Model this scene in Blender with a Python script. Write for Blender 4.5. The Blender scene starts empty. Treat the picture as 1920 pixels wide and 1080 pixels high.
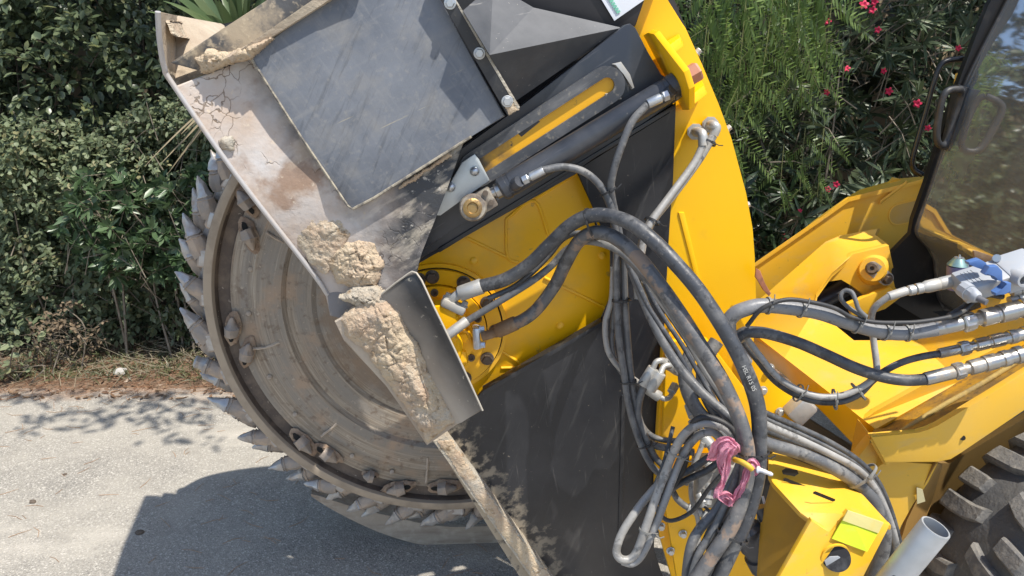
import bpy, bmesh, math, random
import numpy as np
from mathutils import Vector, Matrix, noise
random.seed(7); rng = np.random.default_rng(11)
SC = bpy.context.scene; COL = SC.collection
R = math.radians
# ------------------------------------------------------------------ camera, sky, sun, exposure
H = 1.60; PITCH = R(18); F = 1423.0; YAW = R(3)
cam = bpy.data.objects.new('camera', bpy.data.cameras.new('camera')); COL.objects.link(cam)
cam.location = (0, 0, H); cam.rotation_euler = (R(90) - PITCH, 0, 0)
cam.data.sensor_width = 36; cam.data.lens = 36 * F / 1920; cam.data.clip_end = 400; cam.data.clip_start = .02
SC.camera = cam
SUN = Vector((.375, -.31, 1.0)).normalized()
w = bpy.data.worlds.new('World'); SC.world = w; w.use_nodes = True
nt = w.node_tree; bg = nt.nodes['Background']; sky = nt.nodes.new('ShaderNodeTexSky')
sky.sky_type = 'NISHITA'; sky.sun_disc = False
sky.sun_elevation = math.asin(SUN.z); sky.sun_rotation = math.atan2(SUN.x, SUN.y)
nt.links.new(sky.outputs[0], bg.inputs[0]); bg.inputs[1].default_value = .15
sl = bpy.data.lights.new('sun', 'SUN'); sl.energy = 4.4; sl.angle = R(.55); sl.color = (1, .95, .86)
so = bpy.data.objects.new('sun', sl); COL.objects.link(so); so.location = (4, -4, 10)
so.rotation_euler = SUN.to_track_quat('Z', 'Y').to_euler()
SC.view_settings.view_transform = 'Standard'; SC.view_settings.look = 'None'; SC.view_settings.exposure = .52
SC.view_settings.gamma = 1.0
# ------------------------------------------------------------------ geometry helpers
N3 = Vector((-math.sin(YAW), math.cos(YAW), 0)); U3 = Vector((math.cos(YAW), math.sin(YAW), 0)); Z3 = Vector((0, 0, 1))
CO, SI = math.cos(PITCH), math.sin(PITCH)
def P(x, y, d):                       # a point of the machine's plane at depth d (metres along its axle)
    u = (x - 960) / F; v = (540 - y) / F
    r = Vector((u, CO + v * SI, -SI + v * CO))
    q = r * (d / r.dot(N3)); q.z += H
    return q
def G(x, y, z=0):                     # a point of the ground
    u = (x - 960) / F; v = (540 - y) / F
    r = Vector((u, CO + v * SI, -SI + v * CO)); return r * ((z - H) / r.z) + Vector((0, 0, H))
def Y(x, y, yy):                      # a point at world depth yy
    u = (x - 960) / F; v = (540 - y) / F
    r = Vector((u, CO + v * SI, -SI + v * CO)); q = r * (yy / r.y); q.z += H; return q
def mpp(p): return (p.y * CO - (p.z - H) * SI) / F      # metres per pixel at p

def tag(o, label=None, cat=None, group=None, kind=None):
    if label: o['label'] = label
    if cat: o['category'] = cat
    if group: o['group'] = group
    if kind: o['kind'] = kind
    return o
def empty(name, loc, label, cat, group=None):
    o = bpy.data.objects.new(name, None); COL.objects.link(o); o.location = loc; o.empty_display_size = .1
    return tag(o, label, cat, group)
def wloc(o):
    v = Vector((0, 0, 0))
    while o: v += o.location; o = o.parent
    return v
def link(name, bm, mat, parent=None, smooth=35, origin=None):
    me = bpy.data.meshes.new(name)
    bmesh.ops.recalc_face_normals(bm, faces=bm.faces[:])
    off = wloc(parent) if parent else (Vector(origin) if origin else Vector((0, 0, 0)))
    if off.length > 0: bmesh.ops.translate(bm, vec=-off, verts=bm.verts[:])
    bm.to_mesh(me); bm.free()
    if smooth:
        for f in me.polygons: f.use_smooth = True
        me.set_sharp_from_angle(angle=R(smooth))
    for m in (mat if isinstance(mat, (list, tuple)) else [mat]): me.materials.append(m)
    o = bpy.data.objects.new(name, me); COL.objects.link(o)
    if parent: o.parent = parent
    elif origin: o.location = off
    return o
def ngon_prism(bm, front, back, bev=0.0):
    a = [bm.verts.new(p) for p in front]; b = [bm.verts.new(p) for p in back]; n = len(a)
    f0 = bm.faces.new(a); f1 = bm.faces.new(b[::-1]); fs = [f0, f1]
    for i in range(n): fs.append(bm.faces.new((a[i], b[i], b[(i + 1) % n], a[(i + 1) % n])))
    if bev:
        es = list({e for f in (f0, f1) for e in f.edges})
        try: bmesh.ops.bevel(bm, geom=es, offset=bev, segments=2, profile=.6, affect='EDGES', clamp_overlap=True)
        except Exception: pass
def pts3(pts, d): return [P(p[0], p[1], p[2] if len(p) > 2 else d) for p in pts]
def plate(name, pts, d, th, mat, parent, bev=.002, vec=None, smooth=30):
    bm = bmesh.new(); fr = pts3(pts, d); v = (vec if vec else N3) * th
    ngon_prism(bm, fr, [p + v for p in fr], bev)
    bmesh.ops.triangulate(bm, faces=[f for f in bm.faces if len(f.verts) > 4])
    return link(name, bm, mat, parent, smooth)
def spline(pts, n=7):
    pts = [Vector(p) for p in pts]; out = []
    if len(pts) < 3: 
        return [pts[0].lerp(pts[-1], i / n) for i in range(n + 1)]
    q = [pts[0] * 2 - pts[1]] + pts + [pts[-1] * 2 - pts[-2]]
    for i in range(1, len(q) - 2):
        p0, p1, p2, p3 = q[i - 1:i + 3]
        for k in range(n):
            t = k / n
            out.append(.5 * (2 * p1 + (p2 - p0) * t + (2 * p0 - 5 * p1 + 4 * p2 - p3) * t * t + (3 * p1 - p0 - 3 * p2 + p3) * t ** 3))
    out.append(pts[-1]); return out
def sweep(bm, path, rad, sides=12, caps=True, ell=1.0):
    n = len(path); rings = []; up = None
    for i, p in enumerate(path):
        t = (path[min(i + 1, n - 1)] - path[max(i - 1, 0)])
        t = t.normalized() if t.length > 1e-9 else Vector((0, 0, 1))
        if up is None: up = t.orthogonal().normalized()
        up = (up - t * up.dot(t)); up = up.normalized() if up.length > 1e-6 else t.orthogonal().normalized()
        s = t.cross(up); r = rad[i] if hasattr(rad, '__len__') else rad
        rings.append([bm.verts.new(p + (up * math.cos(a) + s * math.sin(a) * ell) * r) for a in (2 * math.pi * k / sides for k in range(sides))])
    for a, b in zip(rings, rings[1:]):
        for k in range(sides): bm.faces.new((a[k], a[(k + 1) % sides], b[(k + 1) % sides], b[k]))
    if caps: bm.faces.new(rings[0][::-1]); bm.faces.new(rings[-1])
def tube(name, path, rad, mat, parent=None, sides=12, smooth=50, origin=None):
    bm = bmesh.new(); sweep(bm, path, rad, sides); return link(name, bm, mat, parent, smooth, origin)
def axial(bm, a, b, prof, sides=20):  # lathe along a->b; prof = [(t, r)...]
    a = Vector(a); ax = Vector(b) - a; t = ax.normalized(); u = t.orthogonal().normalized()
    if abs(t.z) < .95: u = (Z3 - t * t.z).normalized()
    s = t.cross(u); rings = []
    for (k, r) in prof:
        rings.append([bm.verts.new(a + ax * k + (u * math.cos(q) + s * math.sin(q)) * r) for q in (2 * math.pi * (j + .5) / sides for j in range(sides))])
    for x, y in zip(rings, rings[1:]):
        for k in range(sides): bm.faces.new((x[k], x[(k + 1) % sides], y[(k + 1) % sides], y[k]))
    bm.faces.new(rings[0][::-1]); bm.faces.new(rings[-1])
def rod(name, a, b, prof, mat, parent, sides=20, smooth=35):
    bm = bmesh.new()
    if not hasattr(prof, '__len__'): prof = [(0, prof), (1, prof)]
    axial(bm, a, b, prof, sides); return link(name, bm, mat, parent, smooth)
def hexbolt(name, p, r, h, mat, parent, ax=None, washer=True):
    ax = (ax if ax else -N3); bm = bmesh.new(); b = p + ax * h
    if washer: axial(bm, p, p + ax * h * .22, [(0, r * 1.35), (.8, r * 1.35), (1, r * 1.25)], 20)
    axial(bm, p + ax * h * .2, b, [(0, r), (.85, r), (1, r * .86)], 6)
    return link(name, bm, mat, parent, 25)
def box_dirs(bm, c, ex, ey, ez, bev=0.0):      # centre and three half-vectors
    vs = []
    for s in ((-1, -1, -1), (1, -1, -1), (1, 1, -1), (-1, 1, -1), (-1, -1, 1), (1, -1, 1), (1, 1, 1), (-1, 1, 1)):
        vs.append(bm.verts.new(c + ex * s[0] + ey * s[1] + ez * s[2]))
    fs = [bm.faces.new([vs[i] for i in q]) for q in ((0, 3, 2, 1), (4, 5, 6, 7), (0, 1, 5, 4), (1, 2, 6, 5), (2, 3, 7, 6), (3, 0, 4, 7))]
    if bev: bmesh.ops.bevel(bm, geom=list({e for f in fs for e in f.edges}), offset=bev, segments=2, profile=.5, affect='EDGES')
# ------------------------------------------------------------------ materials
class NB:
    def __init__(s, name):
        s.m = bpy.data.materials.new(name); s.m.use_nodes = True; s.t = s.m.node_tree
        s.b = s.t.nodes['Principled BSDF']; s.out = s.t.nodes['Material Output']
        s.tc = s.t.nodes.new('ShaderNodeTexCoord')
    def n(s, typ, **kw):
        x = s.t.nodes.new(typ)
        for k, v in kw.items(): setattr(x, k, v)
        return x
    def l(s, a, b): s.t.links.new(a, b)
    def coords(s, scale=1, rot=0, loc=(0, 0, 0)):
        m = s.n('ShaderNodeMapping'); sc = scale if hasattr(scale, '__len__') else (scale,) * 3
        if rot:                      # turn about the machine's axle first, then stretch
            m0 = s.n('ShaderNodeMapping'); m0.inputs['Rotation'].default_value = (0, R(rot), 0)
            s.l(s.tc.outputs['Object'], m0.inputs[0]); s.l(m0.outputs[0], m.inputs[0])
        else: s.l(s.tc.outputs['Object'], m.inputs[0])
        m.inputs['Scale'].default_value = sc; m.inputs['Location'].default_value = loc
        return m.outputs[0]
    def rng(s, v, lo, hi, a=0.0, b=1.0):
        m = s.n('ShaderNodeMapRange'); s.l(v, m.inputs[0]); m.inputs[1].default_value = lo; m.inputs[2].default_value = hi
        m.inputs[3].default_value = a; m.inputs[4].default_value = b; return m.outputs[0]
    def noise(s, scale, rot=0, det=5, rough=.6, loc=(0, 0, 0)):
        x = s.n('ShaderNodeTexNoise'); x.inputs['Scale'].default_value = 1; x.inputs['Detail'].default_value = det
        x.inputs['Roughness'].default_value = rough; s.l(s.coords(scale, rot, loc), x.inputs['Vector']); return x.outputs[0]
    def voro(s, scale, feat='DISTANCE_TO_EDGE', rot=0):
        x = s.n('ShaderNodeTexVoronoi', feature=feat); x.inputs['Scale'].default_value = 1; s.l(s.coords(scale, rot), x.inputs['Vector']); return x.outputs[0]
    def math(s, op, a, b=None):
        x = s.n('ShaderNodeMath', operation=op)
        for i, v in enumerate((a, b)):
            if v is None: continue
            if isinstance(v, (int, float)): x.inputs[i].default_value = v
            else: s.l(v, x.inputs[i])
        return x.outputs[0]
    def mix(s, f, a, b):
        x = s.n('ShaderNodeMix', data_type='RGBA'); 
        for i, v in ((0, f), (6, a), (7, b)):
            if isinstance(v, (int, float)): x.inputs[i].default_value = v
            elif isinstance(v, tuple): x.inputs[i].default_value = (*v[:3], 1)
            else: s.l(v, x.inputs[i])
        return x.outputs[2]
    def mixf(s, f, a, b):
        x = s.n('ShaderNodeMix', data_type='FLOAT')
        for i, v in ((0, f), (2, a), (3, b)):
            if isinstance(v, (int, float)): x.inputs[i].default_value = v
            else: s.l(v, x.inputs[i])
        return x.outputs[0]
    def grad(s, vec, off, noise_amt=.0, nscale=8, rot=0):   # dot(position, vec) - off, roughened by noise
        d = s.n('ShaderNodeVectorMath', operation='DOT_PRODUCT'); s.l(s.tc.outputs['Object'], d.inputs[0]); d.inputs[1].default_value = vec
        v = s.math('SUBTRACT', d.outputs['Value'], off)
        if noise_amt:
            nn = s.math('SUBTRACT', s.noise(nscale, rot=rot), .5); v = s.math('ADD', v, s.math('MULTIPLY', nn, noise_amt))
        return v
    def bump(s, h, strength=.3, dist=.01, prev=None):
        x = s.n('ShaderNodeBump'); x.inputs['Strength'].default_value = strength; x.inputs['Distance'].default_value = dist
        s.l(h, x.inputs['Height'])
        if prev: s.l(prev, x.inputs['Normal'])
        return x.outputs[0]
    def done(s, col, rough=.5, metal=0, nor=None, spec=.5):
        for k, v in (('Base Color', col), ('Roughness', rough), ('Metallic', metal), ('Specular IOR Level', spec)):
            if isinstance(v, (int, float)): s.b.inputs[k].default_value = v
            elif isinstance(v, tuple): s.b.inputs[k].default_value = (*v[:3], 1)
            else: s.l(v, s.b.inputs[k])
        if nor: s.l(nor, s.b.inputs['Normal'])
        return s.m
DUST = (.40, .33, .26)
def layered(name, col, rough=.5, metal=0, layers=(), bump=None, spec=.5, col2=None, vscale=3, vlo=.3, vhi=.7):
    """layers: (kind, scale, lo, hi, colour, rough[, rot])"""
    b = NB(name); c = col; r = rough
    if col2: c = b.mix(b.rng(b.noise(vscale), vlo, vhi), col, col2)
    mt = metal
    for L in layers:
        kind, sc, lo, hi, lc, lr = L[:6]; rot = L[6] if len(L) > 6 else 0; mx = L[7] if len(L) > 7 else 1.0
        f = b.voro(sc, rot=rot) if kind == 'v' else b.noise(sc, rot, det=6)
        f = b.rng(f, lo, hi, 0, mx); c = b.mix(f, c, lc); r = b.mixf(f, r, lr)
        if metal: mt = b.mixf(f, mt, 0.0)
    nor = None
    if bump:
        for (sc, st, di) in (bump if isinstance(bump, list) else [bump]): nor = b.bump(b.noise(sc, det=6), st, di, nor)
    return b.done(c, r, mt, nor, spec)
def scratches(rot, lo=.62, hi=.72, col=(.32, .31, .29), mx=.8): return ('n', (5, 5, 110), lo, hi, col, .6, rot, mx)
YEL = layered('saw yellow paint', (.94, .52, .001), .34, 0, [('n', 9, .62, .8, (.62, .33, .03), .6, 0, .5), ('n', (30, 30, 30), .72, .8, (.45, .3, .12), .7, 0, .5)], (60, .03, .004), col2=(.90, .485, .001))
YELD = layered('dusty yellow paint', (.92, .49, .003), .36, 0, [('n', 6, .55, .78, (.55, .36, .1), .7, 0, .55), ('n', 40, .66, .74, (.3, .2, .08), .8, 0, .6)], (60, .04, .004), col2=(.86, .44, .003))
LYEL = layered('loader yellow paint', (.80, .46, .025), .36, 0, [('n', 3, .40, .72, (.66, .44, .11), .6, 0, .6), ('n', (9, 9, 30), .54, .72, (.55, .38, .14), .7, 20, .5), ('n', 45, .68, .76, (.28, .18, .06), .8, 0, .6), ('n', (90, 90, 90), .70, .76, (.15, .1, .05), .8, 0, .5)], (60, .04, .004), col2=(.74, .40, .015))
LYELDIRT = layered('grimy loader yellow', (.46, .25, .02), .6, 0, [('n', 14, .38, .58, (.16, .10, .035), .85, 0, .9), ('n', 60, .6, .7, (.06, .045, .03), .9, 0, .8)], (60, .3, .006))
BLK = layered('black hood paint', (.014, .016, .021), .33, 0, [('n', 4, .42, .74, (.045, .046, .050), .46, 0, .7), ('n', (5, 5, 60), .56, .74, (.075, .073, .070), .6, 70, .5), ('n', (4, 4, 90), .68, .74, (.14, .13, .12), .6, 75, .5), ('n', 22, .56, .74, (.075, .07, .06), .75, 0, .5), ('n', (90, 90, 90), .64, .74, (.14, .125, .1), .8, 0, .5)], (70, .05, .004))
BLKC = layered('scuffed black channel paint', (.028, .032, .041), .33, 0, [('n', 7, .42, .75, (.11, .11, .115), .5, 0, .55), scratches(32, .64, .76, (.3, .3, .3), .4), ('n', (60, 60, 60), .68, .75, (.34, .31, .27), .8, 0, .5)], (70, .06, .004))
BLKD = layered('black underside', (.012, .012, .013), .6, 0, [('n', 6, .5, .8, (.06, .055, .05), .8, 0, .5)])
RUBFLAP = layered('worn rubber flap', (.085, .096, .118), .40, 0, [('n', 4, .34, .66, (.18, .192, .215), .52, 0, .85), ('n', (4, 4, 60), .54, .70, (.215, .215, .215), .62, 26, .45), ('n', (2.2, 2.2, 46), .665, .69, (.36, .315, .23), .8, 24, .75), ('n', (90, 6, 6), .54, .72, (.21, .215, .225), .58, 35, .45), ('n', (70, 7, 7), .56, .72, (.06, .064, .072), .5, -25, .5), ('n', (12, 12, 120), .58, .72, (.05, .053, .06), .5, 65, .5), ('n', 14, .5, .72, (.25, .235, .21), .75, 0, .4), ('n', 80, .56, .7, (.25, .24, .225), .7, 0, .4)], [(90, .08, .004), (9, .10, .02)])
def hose_mat(name, c, c2, worn=None, rg=.40):
    L = [('n', (18, 18, 18), .48, .68, c2, .75, 0, .85), ('n', 34, .57, .62, tuple(x * .45 for x in c), .5, 0, .7), ('n', (120, 120, 120), .60, .72, (.34, .31, .27), .9, 0, .4)]
    if worn: L.append(('n', (14, 14, 14), .56, .60, worn, .9, 0, .8))
    return layered(name, c, rg, 0, L, [(45, .26, .006), (160, .12, .003)])
HOSE = hose_mat('grey rubber hose', (.105, .107, .112), (.23, .22, .205))
HOSEM = hose_mat('pale grey rubber hose', (.19, .19, .195), (.29, .28, .265))
HOSEB = hose_mat('dark rubber hose', (.050, .053, .060), (.14, .138, .135))
HOSEW = hose_mat('worn hose', (.10, .10, .103), (.21, .195, .18), (.27, .19, .135))
HOSED = hose_mat('dusty hose', (.29, .28, .265), (.42, .40, .37))
SLEEVE = hose_mat('dusty sleeve hose', (.27, .27, .27), (.40, .39, .38))
CORR = layered('corrugated conduit', (.03, .03, .032), .55, 0, [('n', 20, .5, .7, (.16, .15, .13), .8, 0, .6)])
TIE = layered('black cable tie', (.03, .03, .032), .5)
TIEG = layered('grey dusty cable tie', (.22, .215, .2), .6)
ZINC = layered('zinc plated steel', (.50, .52, .54), .34, .85, [('n', 25, .5, .72, (.45, .42, .37), .65, 0, .7)], (120, .06, .002))
ZINCW = layered('dusty zinc fitting', (.46, .455, .435), .45, .5, [('n', 30, .45, .7, (.38, .34, .28), .75, 0, .8)], (120, .1, .002))
GALV = layered('galvanised tube', (.40, .42, .44), .42, .6, [('n', (10, 10, 10), .4, .7, (.48, .49, .50), .5, 0, .7), ('n', (25, 25, 25), .6, .75, (.42, .40, .36), .7, 0, .5)], (80, .05, .002))
CHROME = layered('coupler steel', (.40, .385, .36), .30, .95, [('n', 30, .52, .68, (.22, .16, .1), .6, 0, .7), ('n', 12, .6, .7, (.4, .36, .3), .6, 0, .5)], (150, .05, .002))
BOLT = layered('dirty dark bolt', (.10, .075, .055), .6, .3, [('n', 60, .5, .7, (.25, .19, .13), .85, 0, .7)], (150, .3, .002))
RUST = layered('copper coloured nut', (.42, .20, .13), .5, .4, [('n', 60, .5, .7, (.3, .15, .1), .8, 0, .6)])
BRASS = layered('greasy brass pin', (.33, .21, .08), .38, .7, [('n', 60, .5, .65, (.12, .075, .03), .6, 0, .9)], (70, .5, .004))
BROWN = layered('rusty brown crimp', (.24, .15, .085), .65, .3, [('n', 40, .5, .7, (.33, .25, .17), .85, 0, .7)], (90, .3, .003))
BLUISH = layered('bare bluish clamp', (.55, .62, .72), .35, .6, [('n', 40, .5, .7, (.45, .38, .28), .8, 0, .7)])
GREYPL = layered('grey plastic housing', (.33, .35, .38), .55, 0, [('n', 15, .5, .75, (.45, .40, .34), .75, 0, .6)], (150, .05, .002))
BLUEPL = layered('blue plastic lever', (.075, .155, .37), .45, 0, [('n', 25, .6, .8, (.25, .3, .4), .7, 0, .4)])
PINK = layered('pink rag', (.88, .44, .55), .85, 0, [('n', 30, .45, .7, (.70, .30, .44), .9, 0, .6), ('n', 16, .62, .72, (.5, .4, .36), .9, 0, .6)], (90, .4, .004))
PAPER = layered('white sticker', (.68, .70, .74), .45); GRNINK = layered('pale green ink', (.18, .50, .36), .6)
LIME = layered('lime sticker', (.60, .72, .03), .45, 0, [('n', 20, .6, .75, (.5, .45, .2), .6, 0, .4)])
LIMEP = layered('faded sticker band', (.62, .55, .22), .5, 0, [('n', 12, .5, .7, (.68, .5, .08), .5, 0, .6)])
WALLM = layered('ochre render', (.38, .30, .2), .9, 0, [('n', 3, .4, .7, (.28, .23, .16), .9)], (20, .3, .01))
DARKHOLE = layered('painted hole shade', (.012, .011, .010), .9)  # near-black colour standing in for the shade inside holes, grooves and cavities

def chute_mat():
    b = NB('chute steel under caked dust')
    # dust where spoil slides: lower-left of the plate; black paint survives at upper right
    ax = (U3 * .90 + Z3 * .42)
    p0 = P(330, 160, 1.5); p1 = P(800, 400, 1.5)
    v = b.grad(tuple(ax), CHX, .50, 5); f = b.rng(v, -.05, .10)
    dust = b.mix(b.rng(b.noise(6, det=7), .38, .62), (.44, .34, .265), (.50, .475, .46))
    dust = b.mix(b.rng(b.noise((7, 7, 7), loc=(3, 1, 2)), .55, .64, 0, .8), dust, (.25, .155, .10))
    dust = b.mix(b.rng(b.noise(50), .62, .7), dust, (.55, .46, .36))
    vz = b.n('ShaderNodeTexVoronoi', feature='DISTANCE_TO_EDGE'); vz.inputs['Scale'].default_value = 24; nz = b.n('ShaderNodeTexNoise'); nz.inputs['Scale'].default_value = 9; nz.inputs['Detail'].default_value = 5; b.l(b.tc.outputs['Object'], nz.inputs['Vector'])
    va_ = b.n('ShaderNodeVectorMath', operation='MULTIPLY_ADD'); b.l(nz.outputs['Color'], va_.inputs[0]); va_.inputs[1].default_value = (.12, .12, .12); b.l(b.tc.outputs['Object'], va_.inputs[2]); b.l(va_.outputs[0], vz.inputs['Vector']); cr = vz.outputs[0]; msk = b.rng(b.noise(7, loc=(5, 5, 5)), .54, .62); cf = b.math('MULTIPLY', b.rng(cr, .0, .03, .85, 0), msk)
    dust = b.mix(cf, dust, (.13, .085, .05))
    blk = b.mix(b.rng(b.noise((8, 8, 26), 32, det=8), .50, .60), (.035, .037, .042), (.34, .30, .24))
    blk = b.mix(b.rng(b.noise(70), .62, .68), blk, (.38, .35, .31))
    col = b.mix(f, dust, blk)
    nor = b.bump(b.noise(22, det=7), .5, .008); nor = b.bump(b.math('SUBTRACT', 1.0, cf), .4, .006, nor)
    return b.done(col, b.mixf(f, .85, .5), 0, nor)
CHX = (P(700, 330, 1.5) - P(0, 0, 1.5) * 0).dot(U3 * .90 + Z3 * .42)
def mud_mat(name, a, c, dark=(.22, .15, .09)):
    b = NB(name)
    col = b.mix(b.rng(b.noise(12, det=8), .35, .65), a, c); col = b.mix(b.rng(b.noise(35, det=8), .58, .70), col, dark); col = b.mix(b.rng(b.noise(120, det=4), .60, .68, 0, .8), col, (.60, .53, .42)); col = b.mix(b.rng(b.noise(6, det=6, loc=(2, 2, 2)), .54, .64, 0, .8), col, (.47, .44, .38))
    return b.done(col, .92, 0, b.bump(b.noise(130, det=8), 1.0, .006, b.bump(b.noise(28, det=6), .6, .012)), .2)
MUD = mud_mat('dried pale mud', (.53, .43, .30), (.46, .34, .24), (.27, .19, .115)); MUDG = mud_mat('dried grey mud', (.46, .43, .36), (.40, .33, .25))
MUDP = mud_mat('pink soil crust', (.44, .31, .215), (.48, .41, .31))
def disc_mat(cx):
    b = NB('ground steel disc')
    s = b.n('ShaderNodeVectorMath', operation='SUBTRACT'); b.l(b.tc.outputs['Object'], s.inputs[0]); s.inputs[1].default_value = tuple(cx)
    du = b.n('ShaderNodeVectorMath', operation='DOT_PRODUCT'); b.l(s.outputs[0], du.inputs[0]); du.inputs[1].default_value = tuple(U3)
    dz = b.n('ShaderNodeVectorMath', operation='DOT_PRODUCT'); b.l(s.outputs[0], dz.inputs[0]); dz.inputs[1].default_value = (0, 0, 1)
    u, z = du.outputs['Value'], dz.outputs['Value']
    r = b.math('SQRT', b.math('ADD', b.math('MULTIPLY', u, u), b.math('MULTIPLY', z, z)))
    a = b.math('ARCTAN2', z, u)
    cv = b.n('ShaderNodeCombineXYZ'); b.l(b.math('MULTIPLY', r, 190.0), cv.inputs[0]); b.l(b.math('MULTIPLY', a, 2.2), cv.inputs[1])
    t = b.n('ShaderNodeTexNoise'); t.inputs['Scale'].default_value = 1; t.inputs['Detail'].default_value = 7; t.inputs['Roughness'].default_value = .7; b.l(cv.outputs[0], t.inputs['Vector'])
    cv2 = b.n('ShaderNodeCombineXYZ'); b.l(b.math('MULTIPLY', r, 24.0), cv2.inputs[0]); b.l(b.math('MULTIPLY', a, 1.2), cv2.inputs[1])
    t2 = b.n('ShaderNodeTexNoise'); t2.inputs['Scale'].default_value = 1; t2.inputs['Detail'].default_value = 4; b.l(cv2.outputs[0], t2.inputs['Vector'])
    col = b.mix(b.rng(t.outputs[0], .38, .62), (.215, .165, .12), (.42, .36, .285))
    col = b.mix(b.rng(t2.outputs[0], .42, .62), col, (.27, .24, .205))
    col = b.mix(b.rng(t.outputs[0], .63, .72), col, (.50, .46, .40))
    col = b.mix(b.rng(b.noise(9, det=7), .52, .66), col, (.38, .28, .20)); col = b.mix(b.rng(b.noise(42, det=7), .56, .68, 0, .7), col, (.17, .12, .085)); col = b.mix(b.rng(b.noise(80, det=5), .62, .7, 0, .8), col, (.46, .39, .31))
    inner = b.math('ADD', b.rng(r, .30, .44, 1, 0), b.math('MULTIPLY', b.math('SUBTRACT', b.noise(24), .5), 1.2))
    col = b.mix(b.rng(inner, .55, .8, 0, .65), col, (.24, .17, .115))
    return b.done(col, .62, .25, b.bump(t.outputs[0], .35, .004, b.bump(b.noise(60), .3, .004)))
def rim_dark(): return layered('dark rim recess', (.10, .075, .06), .6, .2, [('n', 20, .45, .7, (.2, .15, .11), .8, 0, .9), ('n', 70, .64, .7, (.45, .38, .3), .9, 0, .8)], (60, .4, .004))  # darker brown for the recessed band inside the rim lip
RIMD = rim_dark()
RIML = layered('polished rim lip', (.36, .30, .235), .45, .4, [('n', 14, .45, .65, (.27, .21, .15), .7, 0, .8)], (80, .15, .003))
PICK = layered('worn steel pick', (.44, .43, .42), .42, .6, [('n', 30, .45, .68, (.30, .235, .18), .7, 0, .75)], (70, .35, .004))
HOLD = layered('tooth holder steel', (.29, .255, .225), .6, .3, [('n', 22, .42, .62, (.44, .34, .255), .85, 0, .9)], (60, .5, .006))
TYRE = layered('dusty tyre rubber', (.105, .104, .104), .75, 0, [('n', 9, .42, .62, (.13, .12, .105), .9, 0, .8), ('n', 60, .58, .68, (.2, .185, .16), .95, 0, .5)], [(60, .5, .006), (14, .4, .012)])
TREAD = layered('scuffed tread rubber', (.14, .135, .13), .9, 0, [('n', 11, .46, .64, (.23, .215, .19), .95, 0, .6), ('n', 40, .45, .65, (.26, .24, .21), .95, 0, .8), ('n', 90, .62, .7, (.05, .05, .05), .9, 0, .8)], [(120, .6, .004), (40, .5, .006)])
CABBLK = layered('black cab frame', (.014, .014, .015), .45, 0, [('n', 20, .55, .75, (.08, .075, .07), .8, 0, .4)])
GREYPLD = layered('dark grey handle plastic', (.03, .032, .036), .5, 0, [('n', 20, .5, .75, (.14, .13, .12), .7, 0, .5)])
# ------------------------------------------------------------------ ground
def grid_sheet(name, x0, x1, y0, y1, nx, ny, hf, mat):
    bm = bmesh.new(); g = [[bm.verts.new((x0 + (x1 - x0) * i / nx, y0 + (y1 - y0) * j / ny, hf(x0 + (x1 - x0) * i / nx, y0 + (y1 - y0) * j / ny))) for i in range(nx + 1)] for j in range(ny + 1)]
    for j in range(ny):
        for i in range(nx): bm.faces.new((g[j][i], g[j][i + 1], g[j + 1][i + 1], g[j + 1][i]))
    return link(name, bm, mat, None, 60)
EDGE = 3.36
def asphalt():
    b = NB('dusty asphalt')
    ag = b.n('ShaderNodeTexVoronoi'); ag.inputs['Scale'].default_value = 190; b.l(b.tc.outputs['Object'], ag.inputs['Vector'])
    stone = b.mix(b.rng(b.n and ag.outputs['Distance'], .1, .6), (.40, .37, .325), (.235, .22, .195))
    hv = b.n('ShaderNodeSeparateColor'); b.l(ag.outputs['Color'], hv.inputs[0])
    stone = b.mix(b.rng(hv.outputs[0], .80, .95, 0, .7), stone, (.60, .56, .50)); stone = b.mix(b.rng(hv.outputs[1], .8, .95, 0, .7), stone, (.12, .11, .105))
    d = b.rng(b.noise(2.2, det=8), .32, .68)
    col = b.mix(b.math('MULTIPLY', d, .75), stone, (.425, .39, .335))
    col = b.mix(b.rng(b.noise(7, det=8, loc=(4, 2, 0)), .55, .72, 0, .6), col, (.25, .23, .2))
    col = b.mix(b.rng(b.noise((1.2, 3, 1), det=6, loc=(1, 7, 0)), .56, .70, 0, .7), col, (.48, .44, .38))
    e = b.grad((0, 1, 0), EDGE - .10, .35, 6); col = b.mix(b.rng(e, -.05, .12, 0, .8), col, (.30, .19, .125))
    nor = b.bump(ag.outputs['Distance'], .5, .004, b.bump(b.noise(60, det=8), .5, .006))
    return b.done(col, .92, 0, nor, .25)
def soil():
    b = NB('dry soil with needle litter')
    col = b.mix(b.rng(b.noise(9, det=8), .35, .65), (.16, .105, .07), (.27, .19, .13))
    col = b.mix(b.rng(b.noise((40, 14, 40), det=8), .52, .64), col, (.25, .15, .10)); col = b.mix(b.rng(b.noise(55), .64, .7), col, (.35, .3, .24))
    return b.done(col, .95, 0, b.bump(b.noise(45, det=8), 1, .02), .2)
tag(grid_sheet('ground', -60, 60, -50, 70, 120, 120, lambda x, y: -.012 if y > 2 else -.03, soil()), kind='structure')
bm = bmesh.new(); n = 240
top = []; 
for i in range(n + 1):
    x = -14 + 28 * i / n; yy = EDGE + .02 * noise.noise((x * 2.2, 1, 0)) + .018 * noise.noise((x * 9, 3, 0))
    top.append((x, yy))
prev = None
for (x, yy) in top:
    c = [bm.verts.new((x, -12, .0)), bm.verts.new((x, 1.2, 0)), bm.verts.new((x, 2.6, 0)), bm.verts.new((x, yy, -.002)), bm.verts.new((x, yy + .03, -.03))]
    if prev:
        for k in range(4): bm.faces.new((prev[k], c[k], c[k + 1], prev[k + 1]))
    prev = c
tag(link('road', bm, asphalt(), None, 40), kind='structure')
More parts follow.
